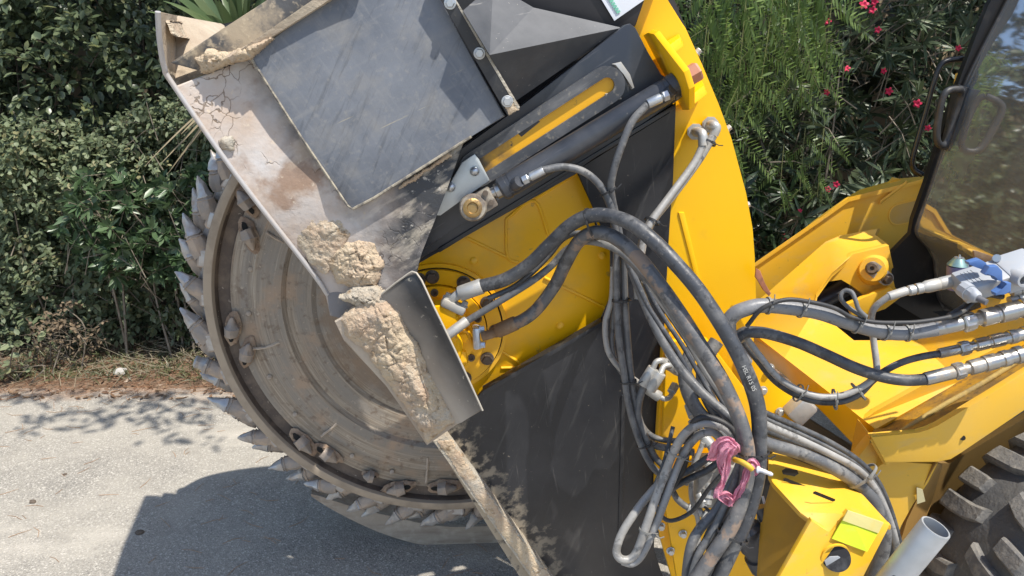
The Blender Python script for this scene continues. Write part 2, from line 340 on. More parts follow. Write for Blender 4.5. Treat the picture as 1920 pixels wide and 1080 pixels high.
def bank(x, y):
    t = max(0, min(1, (y - EDGE) / .9)); return -.008 + t * .10 + .035 * noise.noise((x * 2.5, y * 2.5, 0)) * min(1, t * 4 + .1) + .012 * noise.noise((x * 11, y * 11, 4))
tag(grid_sheet('soil_bank', -8, 8, EDGE - .015, 6.6, 240, 60, bank, soil()), kind='structure')
# ------------------------------------------------------------------ wheel saw attachment
def base(x, y, d):
    p = P(x, y, d); p.z = 0; return p
SAW = empty('wheel_saw', base(840, 900, 2.0), 'yellow and black rock wheel saw with toothed cutting wheel and mud caked chute', 'wheel saw')
CX = 835.0; CY = 575.0; DC = P(CX, CY, 2.0); WR = .662
def disc_pt(r, a, d): return DC + U3 * (r * math.cos(a)) + Z3 * (r * math.sin(a)) + N3 * (d - 2.0)
def lathe_disc(name, prof, mats, parent, seg=160):     # prof: (radius, depth, material index of the band that follows)
    bm = bmesh.new(); rings = []
    for (r, d, mi) in prof: rings.append([bm.verts.new(disc_pt(r, 2 * math.pi * k / seg, d)) for k in range(seg)])
    for i, (a, b) in enumerate(zip(rings, rings[1:])):
        for k in range(seg):
            f = bm.faces.new((a[k], a[(k + 1) % seg], b[(k + 1) % seg], b[k])); f.material_index = prof[i][2]
    return link(name, bm, mats, parent, 28)
DISCM = disc_mat(DC - SAW.location)
wheel = lathe_disc('cutting_wheel', [(.60, 2.20, 1), (WR - .012, 2.19, 1), (WR, 2.17, 1), (WR, 2.012, 1), (WR - .004, 2.002, 1), (WR - .012, 2.0, 1), (WR - .026, 2.002, 1), (WR - .032, 2.010, 2), (WR - .036, 2.030, 2), (WR - .066, 2.034, 2), (WR - .07, 2.024, 0), (.535, 2.016, 0), (.528, 2.011, 0),
        (.452, 2.010, 0), (.440, 2.020, 0), (.372, 2.021, 0), (.360, 2.028, 0), (.285, 2.028, 0), (.275, 2.018, 0), (.20, 2.018, 0), (.05, 2.018, 0)], [DISCM, RIML, RIMD], SAW)
# picks round the rim: holder with a pointed tip
def rough(bm, amp, f=60, seed=0):
    for v in bm.verts: v.co += v.normal * 0 + Vector((noise.noise(v.co * f + Vector((seed, 0, 0))), noise.noise(v.co * f + Vector((0, seed, 7))), noise.noise(v.co * f + Vector((3, 0, seed))))) * amp
def make_tooth(r0, a, d, sc=1.0, lean=.62, blunt=False):
    rad = U3 * math.cos(a) + Z3 * math.sin(a); tan = U3 * math.sin(a) - Z3 * math.cos(a)      # clockwise
    dirv = (rad * (1 - lean * .45) + tan * lean + N3 * random.uniform(-.22, .1)).normalized()
    p = disc_pt(r0, a, d) - dirv * .02
    bm = bmesh.new(); L = .046 * sc
    axial(bm, p, p + dirv * L, [(-.4, .027 * sc), (.1, .030 * sc), (.55, .0275 * sc), (.8, .025 * sc), (.86, .0275 * sc), (1, .022 * sc)], 12)
    c = p - tan * .016 * sc - rad * .006
    box_dirs(bm, c - rad * .012, tan * .030 * sc, rad * .020 * sc, N3 * .026 * sc, .006)
    nf = len(bm.faces); q = p + dirv * L; tl = random.uniform(.056, .072) * sc
    prof = [(0, .022 * sc), (.05, .025 * sc), (.12, .0238 * sc), (.17, .0212 * sc), (.40, .0165 * sc), (.66, .0115 * sc), (.72, .0105 * sc), (.95, .004 * sc), (1, .002)]
    if blunt: prof = [(0, .027 * sc), (.1, .029 * sc), (.2, .022 * sc), (.4, .017 * sc), (.55, .021 * sc), (.65, .014 * sc)]
    axial(bm, q, q + dirv * tl, prof, 10)
    bm.faces.ensure_lookup_table()
    for f in bm.faces[nf:]: f.material_index = 1
    rough(bm, .0045, 50, a * 9); rough(bm, .0014, 160, a)
    return link('tooth', bm, [HOLD, PICK], wheel, 32)
k = 0
for i in range(70):
    a = R(93 + i * 360 / 70 + random.uniform(-.6, .6))
    make_tooth(WR + .026 + (.012 if i % 2 else 0), a, 2.03 if i % 2 == 0 else 2.075, .83 + .14 * random.random(), .5 + .5 * random.random(), i in (20,))
# windows with inner picks in the wheel's face
def pocket(x, y, ang, s=1.0, flip=1):
    p = P(x, y, 2.008); a = R(ang); t = U3 * math.cos(a) + Z3 * math.sin(a); r = U3 * -math.sin(a) + Z3 * math.cos(a)
    bm = bmesh.new(); n = 18; c0 = p + t * .030 * s * flip
    def ring(rx, ry, dd, c, j0): return [bm.verts.new(c + t * (math.cos(q) * rx * s) * (1 + .22 * noise.noise((q * 2, j0, x))) + r * (math.sin(q) * ry * s) * (1 + .25 * noise.noise((q * 2, j0, y))) + N3 * dd) for q in (2 * math.pi * j / n for j in range(n))]
    R0, R1, R2 = ring(.085, .036, .006, c0, 1), ring(.060, .024, -.001, c0, 2), ring(.050, .018, .0, c0, 3)
    for A_, B_ in ((R0, R1), (R1, R2)):
        for k in range(n): bm.faces.new((A_[k], A_[(k + 1) % n], B_[(k + 1) % n], B_[k])).material_index = 0
    bm.faces.new(R2).material_index = 0
    h = ring(.022, .012, -.003, p - t * .012 * s * flip, 5); f = bm.faces.new(h); f.material_index = 1
    nf = len(bm.faces); q = p + t * (.034 * s * flip) - N3 * .006; dv = (t * flip - N3 * .12).normalized()
    axial(bm, q - dv * .035 * s, q + dv * .052 * s, [(0, .018), (.38, .020), (.46, .021), (.52, .017), (.86, .008), (1, .003)], 10)
    bm.faces.ensure_lookup_table()
    for f in bm.faces[nf:]: f.material_index = 2
    rough(bm, .003, 60, x); link('pick_pocket', bm, [DIRTP2, DARKHOLE, HOLD], wheel, 35)
DIRTP2 = layered('dirt packed pocket', (.26, .18, .125), .9, 0, [('n', 30, .45, .62, (.36, .27, .19), .9, 0, .9), ('n', 70, .55, .66, (.13, .09, .06), .9, 0, .8)], (90, .7, .006))
for (x, y, a, s, fl) in ((468, 388, 118, .9, 1), (462, 430, 108, 1.0, -1), (434, 628, 78, .95, 1), (461, 672, 72, .9, 1), (560, 822, 128, 1.0, -1), (606, 846, 140, .9, -1), (758, 914, 10, .95, -1), (822, 915, 5, 1.0, 1), (700, 893, 165, .5, 1)):
    pocket(x, y, a, s * .66, fl)
WELD = layered('dusty weld line', (.44, .36, .28), .9, 0, [('n', 40, .5, .65, (.30, .23, .17), .9, 0, .8)], (80, .6, .005))
for (x0, y0, x1, y1, x2, y2) in ((474, 654, 500, 651, 524, 642), (602, 818, 618, 806, 632, 794), (799, 906, 801, 880, 802, 858), (500, 436, 516, 446, 532, 454)):
    bm = bmesh.new(); sweep(bm, spline([P(x0, y0, 2.006), P(x1, y1, 2.008), P(x2, y2, 2.012)], 5), [.004 + .002 * noise.noise((i * .9, x0, 0)) for i in range(11)], 6); rough(bm, .002, 120); link('weld_line', bm, WELD, wheel, 40)
for (x, y) in ((470, 505), (466, 588), (505, 707), (553, 777), (660, 855), (735, 885)):
    rod('plug', P(x, y, 2.018), P(x, y, 2.005), [(0, .007), (.5, .007), (.6, .004)], WELD, wheel, 9)
def mud(name, poly, d, hgt, mat, parent, cell=6.0, seed=0, base=.0, sc=26.0, edge=22.0, dvec=None, th=0.0):
    """lumps of dried mud lying on the plate at depth d (poly in the plate)"""
    poly = [(p[0], p[1], p[2] if len(p) > 2 else d) for p in poly]
    xs = [p[0] for p in poly]; ys = [p[1] for p in poly]; cell *= .62; nx = int((max(xs) - min(xs)) / cell) + 2; ny = int((max(ys) - min(ys)) / cell) + 2
    # plane fit of depth
    A = np.array([[p[0], p[1], 1] for p in poly]); c = np.linalg.lstsq(A, np.array([p[2] for p in poly]), rcond=None)[0]
    def inside(x, y):
        s = False; j = len(poly) - 1
        for i in range(len(poly)):
            xi, yi = poly[i][:2]; xj, yj = poly[j][:2]
            if (yi > y) != (yj > y) and x < (xj - xi) * (y - yi) / (yj - yi) + xi: s = not s
            j = i
        return s
    def dist(x, y):
        m = 1e9
        for i in range(len(poly)):
            x0, y0 = poly[i - 1][:2]; x1, y1 = poly[i][:2]; dx, dy = x1 - x0, y1 - y0
            t = max(0, min(1, ((x - x0) * dx + (y - y0) * dy) / (dx * dx + dy * dy + 1e-9))); m = min(m, math.hypot(x - x0 - dx * t, y - y0 - dy * t))
        return m
    bm = bmesh.new(); g = {}
    for j in range(ny):
        for i in range(nx):
            x = min(xs) + i * cell; y = min(ys) + j * cell
            jx = x + 5 * noise.noise((x * .06, y * .06, seed)); jy = y + 5 * noise.noise((x * .06, y * .06, seed + 9))
            if not inside(x, y): continue
            q = P(jx, jy, c[0] * jx + c[1] * jy + c[2]); e = min(1, dist(x, y) / edge) ** .5
            v = q * sc + Vector((seed * 3.1, 0, 0))
            v1 = v * 1.25 + noise.noise_vector(v * .9) * .55 + noise.noise_vector(v * 3) * .12; f1 = noise.voronoi(v1)[0]; f2 = noise.voronoi(v * 4.2 + Vector((seed, 2, 0)))[0]; h = base + .45 * noise.noise(v * .5) + .30 * min(1, (f1[1] - f1[0]) / .10) * (1 if noise.noise(v * .7 + Vector((9, seed, 0))) > -.12 else .35) - .1 + .10 * min(1, (f2[1] - f2[0]) / .2) + .22 * noise.cell_vector(Vector(noise.voronoi(v1)[1][0]) * 9).x * .6 + .13 * noise.noise(v * 3.1) + .12 * noise.noise(v * 9) + .07 * noise.noise(v * 18)
            h = (h + .25) * e - (1 - e) * .35
            g[i, j] = bm.verts.new(q - N3 * (h * hgt))
    for (i, j) in list(g):
        if (i + 1, j) in g and (i, j + 1) in g and (i + 1, j + 1) in g: bm.faces.new((g[i, j], g[i + 1, j], g[i + 1, j + 1], g[i, j + 1]))
    for v in [v for v in bm.verts if not v.link_faces]: bm.verts.remove(v)
    # close it at the back with a skirt
    ed = [e for e in bm.edges if len(e.link_faces) == 1]
    r = bmesh.ops.extrude_edge_only(bm, edges=ed); bmesh.ops.translate(bm, vec=N3 * (hgt * .8 + .004), verts=[x for x in r['geom'] if isinstance(x, bmesh.types.BMVert)])
    return link(name, bm, mat, parent, 70)
# shoe that the wheel stands over, resting on the road behind it
bm = bmesh.new(); prof = []
for k in range(25):
    t = k / 24; x = 583 + (1010 - 583) * t
    prof.append((x, 0, 930 + 98 * math.sin(min(1, t * 1.55) * math.pi * .5) ** .9 - 12 * max(0, t - .65)))
fr = [P(x, b, 2.16) for (x, t, b) in prof]; ft = [P(x, b - 4 - 36 * min(1, i / 9) ** .7, 2.15) for i, (x, t, b) in enumerate(prof)]
fb = []
for a in fr: q = a + N3 * .22; fb.append(q)
V = [[bm.verts.new(p) for p in L] for L in (fr, ft, [p + N3 * .012 for p in ft], [a + N3 * .012 + Z3 * .012 for a in fr], [a + N3 * .2 + Z3 * .012 for a in fr], fb)]
for A, B in zip(V, V[1:] + V[:1]):
    for i in range(24): bm.faces.new((A[i], A[i + 1], B[i + 1], B[i]))
for i in (0, 24): bm.faces.new([L[i] for L in V])
link('depth_shoe', bm, layered('worn shoe steel', (.42, .35, .28), .6, .15, [('n', (6, 6, 40), .45, .65, (.26, .20, .155), .8, 0, .7), ('n', 25, .5, .68, (.52, .45, .37), .85, 0, .7)], (70, .3, .004)), SAW, 40)
# yellow drum guard: an arc plate with a rim band running back over the wheel
arc = [(1206, -60), (1238, -60), (1250, 2), (1285, 52), (1316, 120), (1347, 194), (1371, 258), (1399, 362), (1411, 427), (1415, 480), (1418, 571), (1413, 640), (1400, 720), (1300, 760)]
grd = plate('drum_guard', [(1180, -150), (1200, -150), (1226, -100)] + arc[1:] + [(1215, 640), (1230, 430), (1238, 200), (1190, 60)], 1.74, .016, YEL, SAW, .003)
bm = bmesh.new(); outer = [P(x, y, 1.756) for (x, y) in arc[1:13]]
for a, b in zip(outer, outer[1:]):
    inn = lambda p: p + (DC + N3 * (-.244) - p).normalized() * .012
    va = [bm.verts.new(p) for p in (a, b, b + N3 * .55, a + N3 * .55)]; vb = [bm.verts.new(p) for p in (inn(a), inn(b), inn(b) + N3 * .55, inn(a) + N3 * .55)]
    bm.faces.new(va); bm.faces.new(vb[::-1])
    for k in range(4): bm.faces.new((va[k], vb[k], vb[(k + 1) % 4], va[(k + 1) % 4]))
link('guard_rim', bm, YEL, SAW, 30)
for (x, y) in ((1312, 101), (1369, 245), (1404, 389)):
    p = P(x - 2, y, 1.756); ax = (p - (DC - N3 * .24)); ax = (ax - N3 * ax.dot(N3)).normalized()
    hexbolt('guard_bolt', p + N3 * .02, .0075, .012, ZINCW, SAW, ax)
plate('guard_seam', [(1272, 398), (1283, 398), (1322, 560), (1313, 560)], 1.736, .01, YEL, SAW, .004)
# back plate of the hood on the far side of the wheel
plate('hood_plate', [(700, -40), (1240, -60), (1371, 258), (1411, 500), (1330, 660), (1000, 430), (840, 330)], 2.30, .016, BLKD, SAW)
plate('hood_shadow_wall', [(376, 40), (420, 46), (579, 8), (760, -60), (900, -60), (900, 300), (620, 480), (500, 330), (420, 215), (372, 120)], 1.94, .012, BLKD, SAW)  # added wall, hidden behind the chute, to fill out the ground shadow
plate('hood_shadow_roof', [(466, 106, 1.565), (640, 59, 1.606), (822, 99, 1.606), (900, 100, 1.93), (900, -40, 1.93), (579, 9, 1.94), (420, 47, 1.94)], 1.6, .01, BLKD, SAW, .001, vec=-Z3)  # added roof that closes a light leak in the machine's ground shadow
plate('hood_shadow_filler', [(700, 300), (858, 292), (834, 360), (808, 424), (787, 471), (780, 505), (700, 550), (630, 500)], 1.615, .02, BLKD, SAW)  # hidden filler plate added to keep sun spots out of the ground shadow
plate('hood_core', [(860, -60), (1200, -60), (1200, 40), (1000, 420), (700, 300), (640, 100)], 1.80, .12, BLKD, SAW)
# black side panel, lower and upper
low = [(818, 832), (905, 733), (1129, 603), (1148, 560), (1148, 467), (1079, 318), (1255, 215), (1268, 192), (1262, 337), (1255, 430), (1246, 600), (1238, 750), (1232, 850), (1228, 974), (1224, 1030), (1262, 1140), (1010, 1140)]
def panel_mat():
    b = NB('side panel with mud splash'); q0, q1 = P(840, 850, 1.7), P(1040, 1120, 1.7); t = (q1 - q0).normalized(); nn = t.cross(N3).normalized()
    if (P(1100, 800, 1.7) - q0).dot(nn) < 0: nn = -nn
    v = b.grad(tuple(nn), (q0 - SAW.location).dot(nn), .12, 5); near_ = b.rng(v, .0, .13, 1, 0)
    c = b.mix(b.rng(b.noise(4), .42, .74, 0, .8), (.013, .0145, .019), (.040, .041, .046)); c = b.mix(b.rng(b.noise((5, 5, 60), 70), .58, .74, 0, .5), c, (.075, .074, .072)); c = b.mix(b.rng(b.noise((120, 5, 5), 8), .66, .72, 0, .6), c, (.12, .115, .11))
    sp = b.math('MULTIPLY', b.rng(b.math('ADD', b.noise((24, 24, 30), 35, det=8), b.math('MULTIPLY', near_, .24)), .60, .70), near_); c = b.mix(sp, c, (.42, .35, .255))
    c = b.mix(b.rng(b.noise(95), .68, .74, 0, .7), c, (.22, .19, .15)); zz = b.rng(b.grad((0, 0, 1), .50, .25, 6), .0, -.45, 0, .45); c = b.mix(zz, c, (.15, .13, .11))
    return b.done(c, b.mixf(sp, .28, .9), 0, b.bump(b.noise(70), .06, .004))
plate('side_panel', low, 1.70, .014, panel_mat(), SAW, .003)
plate('side_panel_flange', [(1166, 742), (1172, 742), (1166, 1040), (1158, 1040)], 1.694, .01, BLK, SAW, .002)
plate('panel_edge_bar', [(905, 733), (1129, 603), (1131, 610), (906, 742)], 1.685, .03, BLK, SAW, .002)
plate('arm_cavity_shade', [(815, 690), (790, 480), (1090, 300), (1170, 480), (1140, 620), (900, 745)], 1.80, .01, DARKHOLE, SAW)  # dark sheet stands in for the shade behind the arm plate
lip = plate('chute_lip', [(812, 828), (838, 818), (1075, 1140), (1035, 1140)], 1.672, .045, [MUDG], SAW, .004)
mud('caked_mud', [(818, 828), (846, 822), (900, 905), (960, 985), (1060, 1120), (1030, 1130), (920, 975)], 1.670, .006, MUD, SAW, 5, 3, .2)
# yellow arm plate with raised ribs, flange, bolts, motor
arm = plate('arm_plate', [(760, 480), (1079, 318), (1152, 467), (1152, 556), (1130, 606), (890, 745), (760, 720)], 1.745, .02, YELD, SAW, .003)
ribs = [[(949, 411), (1001, 376), (1028, 440)], [(949, 411), (951, 480), (972, 492)], [(1020, 520), (1135, 577)], [(876, 446), (950, 482)], [(940, 658), (978, 686), (940, 690)], [(1003, 372), (1085, 322)]]
for L in ribs: tube('weld_rib', spline([P(x, y, 1.745) for (x, y) in L], 5), .0042, YELD, arm, 8)
for (x, y) in ((888, 489), (1129, 479), (1050, 610)): rod('plug', P(x, y, 1.748), P(x, y, 1.7405), [(0, .009), (.8, .009), (1, .006)], YELD, arm)
FL = P(822, 618, 1.735)
def ringpart(name, c, r0, r1, d0, d1, mat, parent, seg=64):
    bm = bmesh.new(); rr = []
    for (r, d) in ((r0, d1), (r0, d0), (r1, d0), (r1, d1)):
        rr.append([bm.verts.new(c + U3 * (r * math.cos(2 * math.pi * k / seg)) + Z3 * (r * math.sin(2 * math.pi * k / seg)) + N3 * d) for k in range(seg)])
    for a, b in zip(rr, rr[1:] + rr[:1]):
        for k in range(seg): bm.faces.new((a[k], a[(k + 1) % seg], b[(k + 1) % seg], b[k]))
    bmesh.ops.bevel(bm, geom=[e for e in bm.edges if len(e.link_faces) == 2 and e.calc_face_angle(0) > .8], offset=.002, segments=2, affect='EDGES')
    return link(name, bm, mat, parent, 30)
px = mpp(FL)
fl = ringpart('gearbox_flange', FL, 92 * px, 119 * px, -.012, .02, YELD, SAW)
ringpart('flange_groove', FL, 119 * px, 122 * px, .001, .02, DARKHOLE, fl); ringpart('outer_ring', FL, 122 * px, 129 * px, -.003, .02, YELD, fl)
ringpart('hub_ring', FL, 70 * px, 90 * px, -.022, .02, YELD, SAW); ringpart('hub_groove', FL, 89 * px, 92 * px, -.005, .02, DARKHOLE, SAW)
rod('hub_plate', FL + N3 * .02, FL - N3 * .016, [(0, 71 * px), (1, 71 * px)], YELD, SAW, 48)
for k in range(12):
    a = R(94 - 31.5 * k); c = FL + U3 * (107 * px * math.cos(a)) + Z3 * (107 * px * math.sin(a)) - N3 * .012
    hexbolt('flange_bolt', c, .0125, .016, BOLT, fl)
for a in (93, 20, -40, -120, -170):
    c = FL + U3 * (79 * px * math.cos(R(a))) + Z3 * (79 * px * math.sin(R(a))) - N3 * .022
    rod('socket_screw', c, c - N3 * .005, [(0, .0095), (.8, .0095), (1, .008), (1.001, .005), (.4, .0048)], BOLT, fl, 14)
motor = rod('hydraulic_motor', FL - N3 * .01, FL - N3 * .13, [(0, 62 * px), (.25, 62 * px), (.3, 56 * px), (.55, 54 * px), (.6, 47 * px), (.94, 46 * px), (1, 42 * px)], YELD, SAW, 40)
for (pts, th) in (([(815, 575), (838, 572), (850, 588), (860, 592), (862, 610), (856, 640), (842, 660), (815, 655)], .05), ([(838, 672), (856, 655), (874, 660), (878, 684), (862, 690), (858, 706), (846, 704), (836, 690)], .06)):
    plate('motor_port_block', pts, 1.60 if th < .055 else 1.64, th, YELD, motor, .008)
hexbolt('motor_bolt', P(869, 631, 1.648), .012, .012, YELD, motor); 
plate('motor_end', [(846, 640), (880, 625), (892, 650), (880, 668), (852, 672)], 1.648, .06, YELD, motor, .008)
def clamp(name, x, y, d, ang, mat, wpx, hpx):      # split flange clamp with two bolts
    p = P(x, y, d); k = mpp(p); a = R(ang); t = U3 * math.cos(a) + Z3 * math.sin(a); r = U3 * -math.sin(a) + Z3 * math.cos(a)
    bm = bmesh.new(); box_dirs(bm, p, t * wpx * k, r * hpx * k, N3 * .016, .006)
    o = link(name, bm, mat, SAW, 40)
    for s in (-1, 1):
        c = p + r * (s * hpx * k * .72); hexbolt('clamp_bolt', c + t * (wpx * k * .9), .0075, .012, mat, o, t)
    return o
clamp('port_clamp', 850, 573, 1.61, 62, ZINCW, 9, 24); clamp('port_clamp', 893, 632, 1.64, 2, BLUISH, 7, 22)
# guide rails between the arm plate and the lift cylinder
plate('guide_rail', [(770, 492), (795, 440), (822, 402), (880, 378), (1255, 150), (1275, 186), (1079, 321), (905, 419), (783, 488)], 1.665, .035, BLKC, SAW, .004)
plate('rail_edge', [(822, 466), (1265, 196), (1268, 203), (824, 474)], 1.66, .05, BLK, SAW, .002)
plate('rail_step', [(780, 486), (1084, 315), (1087, 322), (782, 496)], 1.70, .04, BLKC, SAW, .002)
# channel plate with a raised slot, and the yellow slider showing through it
plate('channel_plate', [(800, 330), (862, 282), (972, 203), (1172, 47), (1182, 44), (1192, 52), (1237, 143), (1262, 150), (1180, 215), (905, 395), (790, 470)], 1.635, .03, BLKC, SAW, .004)
def slot_ring(name, a, b, r0, r1, d, th, mat, parent):
    A, B = P(*a, d), P(*b, d); t = (B - A).normalized(); s = t.cross(N3).normalized(); k = mpp(A)
    def outline(r):
        o = []
        for i in range(13): q = -math.pi / 2 + math.pi * i / 12; o.append(B + t * (math.cos(q) * r * k) + s * (math.sin(q) * r * k))
        for i in range(13): q = math.pi / 2 + math.pi * i / 12; o.append(A + t * (math.cos(q) * r * k) + s * (math.sin(q) * r * k))
        return o
    bm = bmesh.new(); O, I = outline(r1), outline(r0)
    vo, vi = [bm.verts.new(p) for p in O], [bm.verts.new(p) for p in I]; wo, wi = [bm.verts.new(p + N3 * th) for p in O], [bm.verts.new(p + N3 * th) for p in I]
    n = len(O)
    for k in range(n):
        j = (k + 1) % n
        for q in ((vo[k], vo[j], vi[j], vi[k]), (wo[k], wi[k], wi[j], wo[j]), (vo[k], wo[k], wo[j], vo[j]), (vi[k], vi[j], wi[j], wi[k])): bm.faces.new(q)
    bmesh.ops.bevel(bm, geom=[e for e in bm.edges if e.calc_face_angle(0) > 1], offset=.0015, segments=2, affect='EDGES')
    o = link(name, bm, mat, parent, 30)
    return o, I
sr, inner = slot_ring('slot_ring', (894, 318), (1138, 160), 14, 34, 1.619, .016, layered('worn slot ring', (.055, .06, .07), .34, 0, [('n', 9, .42, .7, (.15, .15, .155), .5, 0, .7), ('n', (5, 5, 60), .55, .7, (.24, .235, .225), .6, 32, .6), ('n', 70, .58, .68, (.3, .27, .22), .8, 0, .6)], (70, .06, .004)), SAW)
bm = bmesh.new(); f = bm.faces.new([bm.verts.new(p + N3 * .0095) for p in inner]); 
def slot_mat():
    b = NB('slider yellow with grease'); t = (P(1138, 160, 1.6) - P(894, 318, 1.6)).normalized(); off = (P(935, 292, 1.63) - sr_loc).dot(t)
    g = b.rng(b.grad(tuple(t), off, .16, 18), -.03, .04); g2 = b.rng(b.grad(tuple(t), off - .055, .08, 18), -.01, .015)
    c = b.mix(g, (.13, .085, .04), (.80, .40, .01)); c = b.mix(g2, (.72, .40, .02), c); c = b.mix(b.rng(b.noise(50), .64, .7), c, (.12, .08, .04))
    return b.done(c, .4)
sr_loc = SAW.location.copy()
link('slider_bar', bm, slot_mat(), SAW, 0)
for (pts, d) in (([(968, 250), (1005, 222), (1015, 228), (978, 258)], 1.628), ([(1148, 120), (1165, 116), (1182, 140), (1190, 165), (1184, 168), (1172, 138)], 1.620), ([(1135, 176), (1160, 172), (1166, 186), (1140, 190)], 1.622)):
    plate('weld_bead', pts, d, .01, ZINCW if d < 1.625 else BLKC, sr, .003)
# black wedge box over the channel: sunlit face and shaded face
bm = bmesh.new(); a, b_, c, d_ = P(868, 20, 1.50), P(925, -30, 1.62), P(1000, 14, 1.64), P(1166, 52, 1.66); e, g_ = P(918, 103, 1.50), P(966, 190, 1.62)
V = [bm.verts.new(p) for p in (a, b_, c, d_, e, g_, d_ + N3 * .05, a + N3 * .2, g_ + N3 * .05)]
for q in ((0, 1, 2, 3, 4), (4, 3, 5), (0, 4, 5), (3, 6, 8, 5), (0, 5, 8, 7)): bm.faces.new([V[i] for i in q])
bmesh.ops.triangulate(bm, faces=bm.faces[:])
link('wedge_box', bm, layered('scratched sunlit black steel', (.055, .058, .064), .5, 0, [('n', 5, .4, .7, (.15, .15, .155), .6, 0, .7), scratches(15, .64, .72, (.42, .4, .37)), ('n', 110, .68, .72, (.5, .46, .4), .8, 0, .8)], (80, .06, .003)), SAW, 15)
plate('hood_side_plate', [(915, -150), (1290, -150), (1262, -70), (1222, -30), (1206, 0), (1192, 48), (1170, 56), (1000, 16), (930, -2)], 1.69, .02, layered('dark navy panel', (.018, .018, .022), .42, 0, [('n', 5, .5, .8, (.06, .055, .055), .6, 0, .4)]), SAW)
pp = plate('paper_sign', [(1104, -40), (1152, 39), (1245, -26), (1200, -90)], 1.683, .002, PAPER, SAW, 0)
for k in range(7):      # faint green line of print along the sheet's edge
    t = k / 6.0; x = 1136 + (1155 - 1136) * t; y = -8 + (22 + 8) * t
    plate('print', [(x, y), (x + 6.5, y - 3.5), (x + 8.6, y + .3), (x + 2.1, y + 3.8)], 1.681, .001, GRNINK, pp, 0)
# lift cylinder, rod eye, ports
ca, cb = P(942, 354, 1.575), P(1270, 158, 1.575); k = mpp(ca); r = 23 * k
cyl = rod('lift_cylinder', ca, cb, [(-.012, r * .8), (0, r), (.03, r * 1.04), (.032, r * .96), (.05, r * .96), (.052, r), (.93, r), (.932, r * .95), (.955, r * .95), (.958, r * 1.05), (.995, r * 1.05), (1, r * .95)], BLKC, SAW, 32)
rod('cylinder_rod', P(915, 366, 1.575), ca, [(0, .011), (.5, .012), (.55, .016), (1, .016)], CHROME, cyl)
bm = bmesh.new(); axial(bm, P(887, 389, 1.60), P(887, 389, 1.545), [(0, .027), (.1, .029), (.9, .029), (1, .026)], 28)
c0 = P(908, 376, 1.575); tt = (cb - ca).normalized(); box_dirs(bm, c0, tt * .022, tt.cross(N3).normalized() * .021, N3 * .02, .004)
eye = link('rod_eye', bm, layered('muddy steel eye', (.34, .30, .24), .6, .4, [('n', 40, .45, .6, (.14, .11, .09), .7, 0, .9)], (80, .4, .004)), cyl, 40)
rod('pin', P(886, 390, 1.546), P(886, 390, 1.538), [(0, .020), (.7, .020), (1, .016), (1.01, .012), (.6, .010)], BRASS, cyl, 24)
for (x, y) in ((910, 362), (921, 380)): rod('bolt', P(x, y, 1.56), P(x, y, 1.548), .006, BOLT, cyl, 8)
for (x, y, x2, y2) in ((1252, 176, 1262, 170), (966, 346, 974, 342)): rod('port_boss', P(x - 4, y + 3, 1.56), P(x2, y2 - 2, 1.545), [(0, .012), (.5, .014), (1, .012)], BLKC, cyl, 12)
# zinc strap plate with two dome bolts
zp = plate('strap_plate', [(866, 305), (890, 289), (898, 299), (918, 338), (826, 404), (812, 404), (826, 375)], 1.60, .006, layered('pale zinc plate', (.55, .58, .58), .42, .5, [('n', 12, .45, .7, (.45, .45, .43), .6, 0, .6)], (60, .04, .003)), SAW, .0015)
for (x, y) in ((890, 321), (845, 351)): rod('dome_bolt', P(x, y, 1.599), P(x, y, 1.588), [(0, .0105), (.4, .010), (.75, .0075), (1, .002)], ZINC, zp, 18)
# yellow lug bracket that holds the cylinder head, with the copper nut
lug = [P(1206, 66, 1.73), P(1214, 62, 1.66), P(1226, 64, 1.60), P(1282, 136, 1.50), P(1292, 168, 1.50), P(1292, 207, 1.54), P(1280, 207, 1.73), P(1240, 130, 1.73)]
bm = bmesh.new(); v = (cb - ca).normalized() * .013; ngon_prism(bm, lug, [p + v for p in lug], .002); bmesh.ops.triangulate(bm, faces=[f for f in bm.faces if len(f.verts) > 4])
lg = link('lug_bracket', bm, YEL, SAW, 30)
for (x, y) in ((1258, 84), (1302, 172)):
    bm = bmesh.new(); c = P(x, y, 1.70); t = (cb - ca).normalized(); s = t.cross(N3).normalized()
    fr = [c - t * .03 + s * .008 + N3 * .03, c - t * .03 + s * .008 - N3 * .06, c + t * .015 + s * .008 - N3 * .035, c + t * .032 + s * .008 + N3 * .03]
    ngon_prism(bm, fr, [p - s * .02 for p in fr], .002); link('gusset', bm, YEL, lg, 30)
hexbolt('anchor_nut', P(1283, 148, 1.58), .021, .034, RUST, lg, (cb - ca).normalized())
# chute: main plate, upper shelf, tip, beam, flap, hinge bar, lower channel
plate('chute_plate', [(327, 162, 1.50), (387, 252, 1.51), (450, 337, 1.52), (515, 421, 1.54), (584, 509, 1.56), (613, 552, 1.58), (618, 590, 1.59), (700, 600, 1.58), (755, 540, 1.56), (783, 509, 1.56), (789, 471, 1.56), (811, 424, 1.56), (836, 361, 1.56), (862, 288, 1.56), (880, 240, 1.58), (820, 100, 1.60), (640, 60, 1.60), (466, 108, 1.56)], 1.56, .012, chute_mat(), SAW, .003)
DIRTP = layered('dirt coated plate', (.38, .30, .22), .85, 0, [('n', 8, .42, .62, (.47, .40, .30), .9, 0, .9), ('n', 14, .58, .68, (.16, .12, .09), .7, 0, .8), ('n', 5, .55, .65, (.46, .36, .29), .85, 0, .8)], [(60, .6, .006), (20, .5, .01)])
tip = plate('chute_tip', [(296, 22, 1.45), (330, 29, 1.66), (376, 38, 1.95), (418, 45, 1.95), (470, 100, 1.75), (466, 108, 1.57), (392, 134, 1.56), (327, 162, 1.53), (308, 126, 1.49), (299, 72, 1.465)], 1.5, .012, DIRTP, SAW, .003)
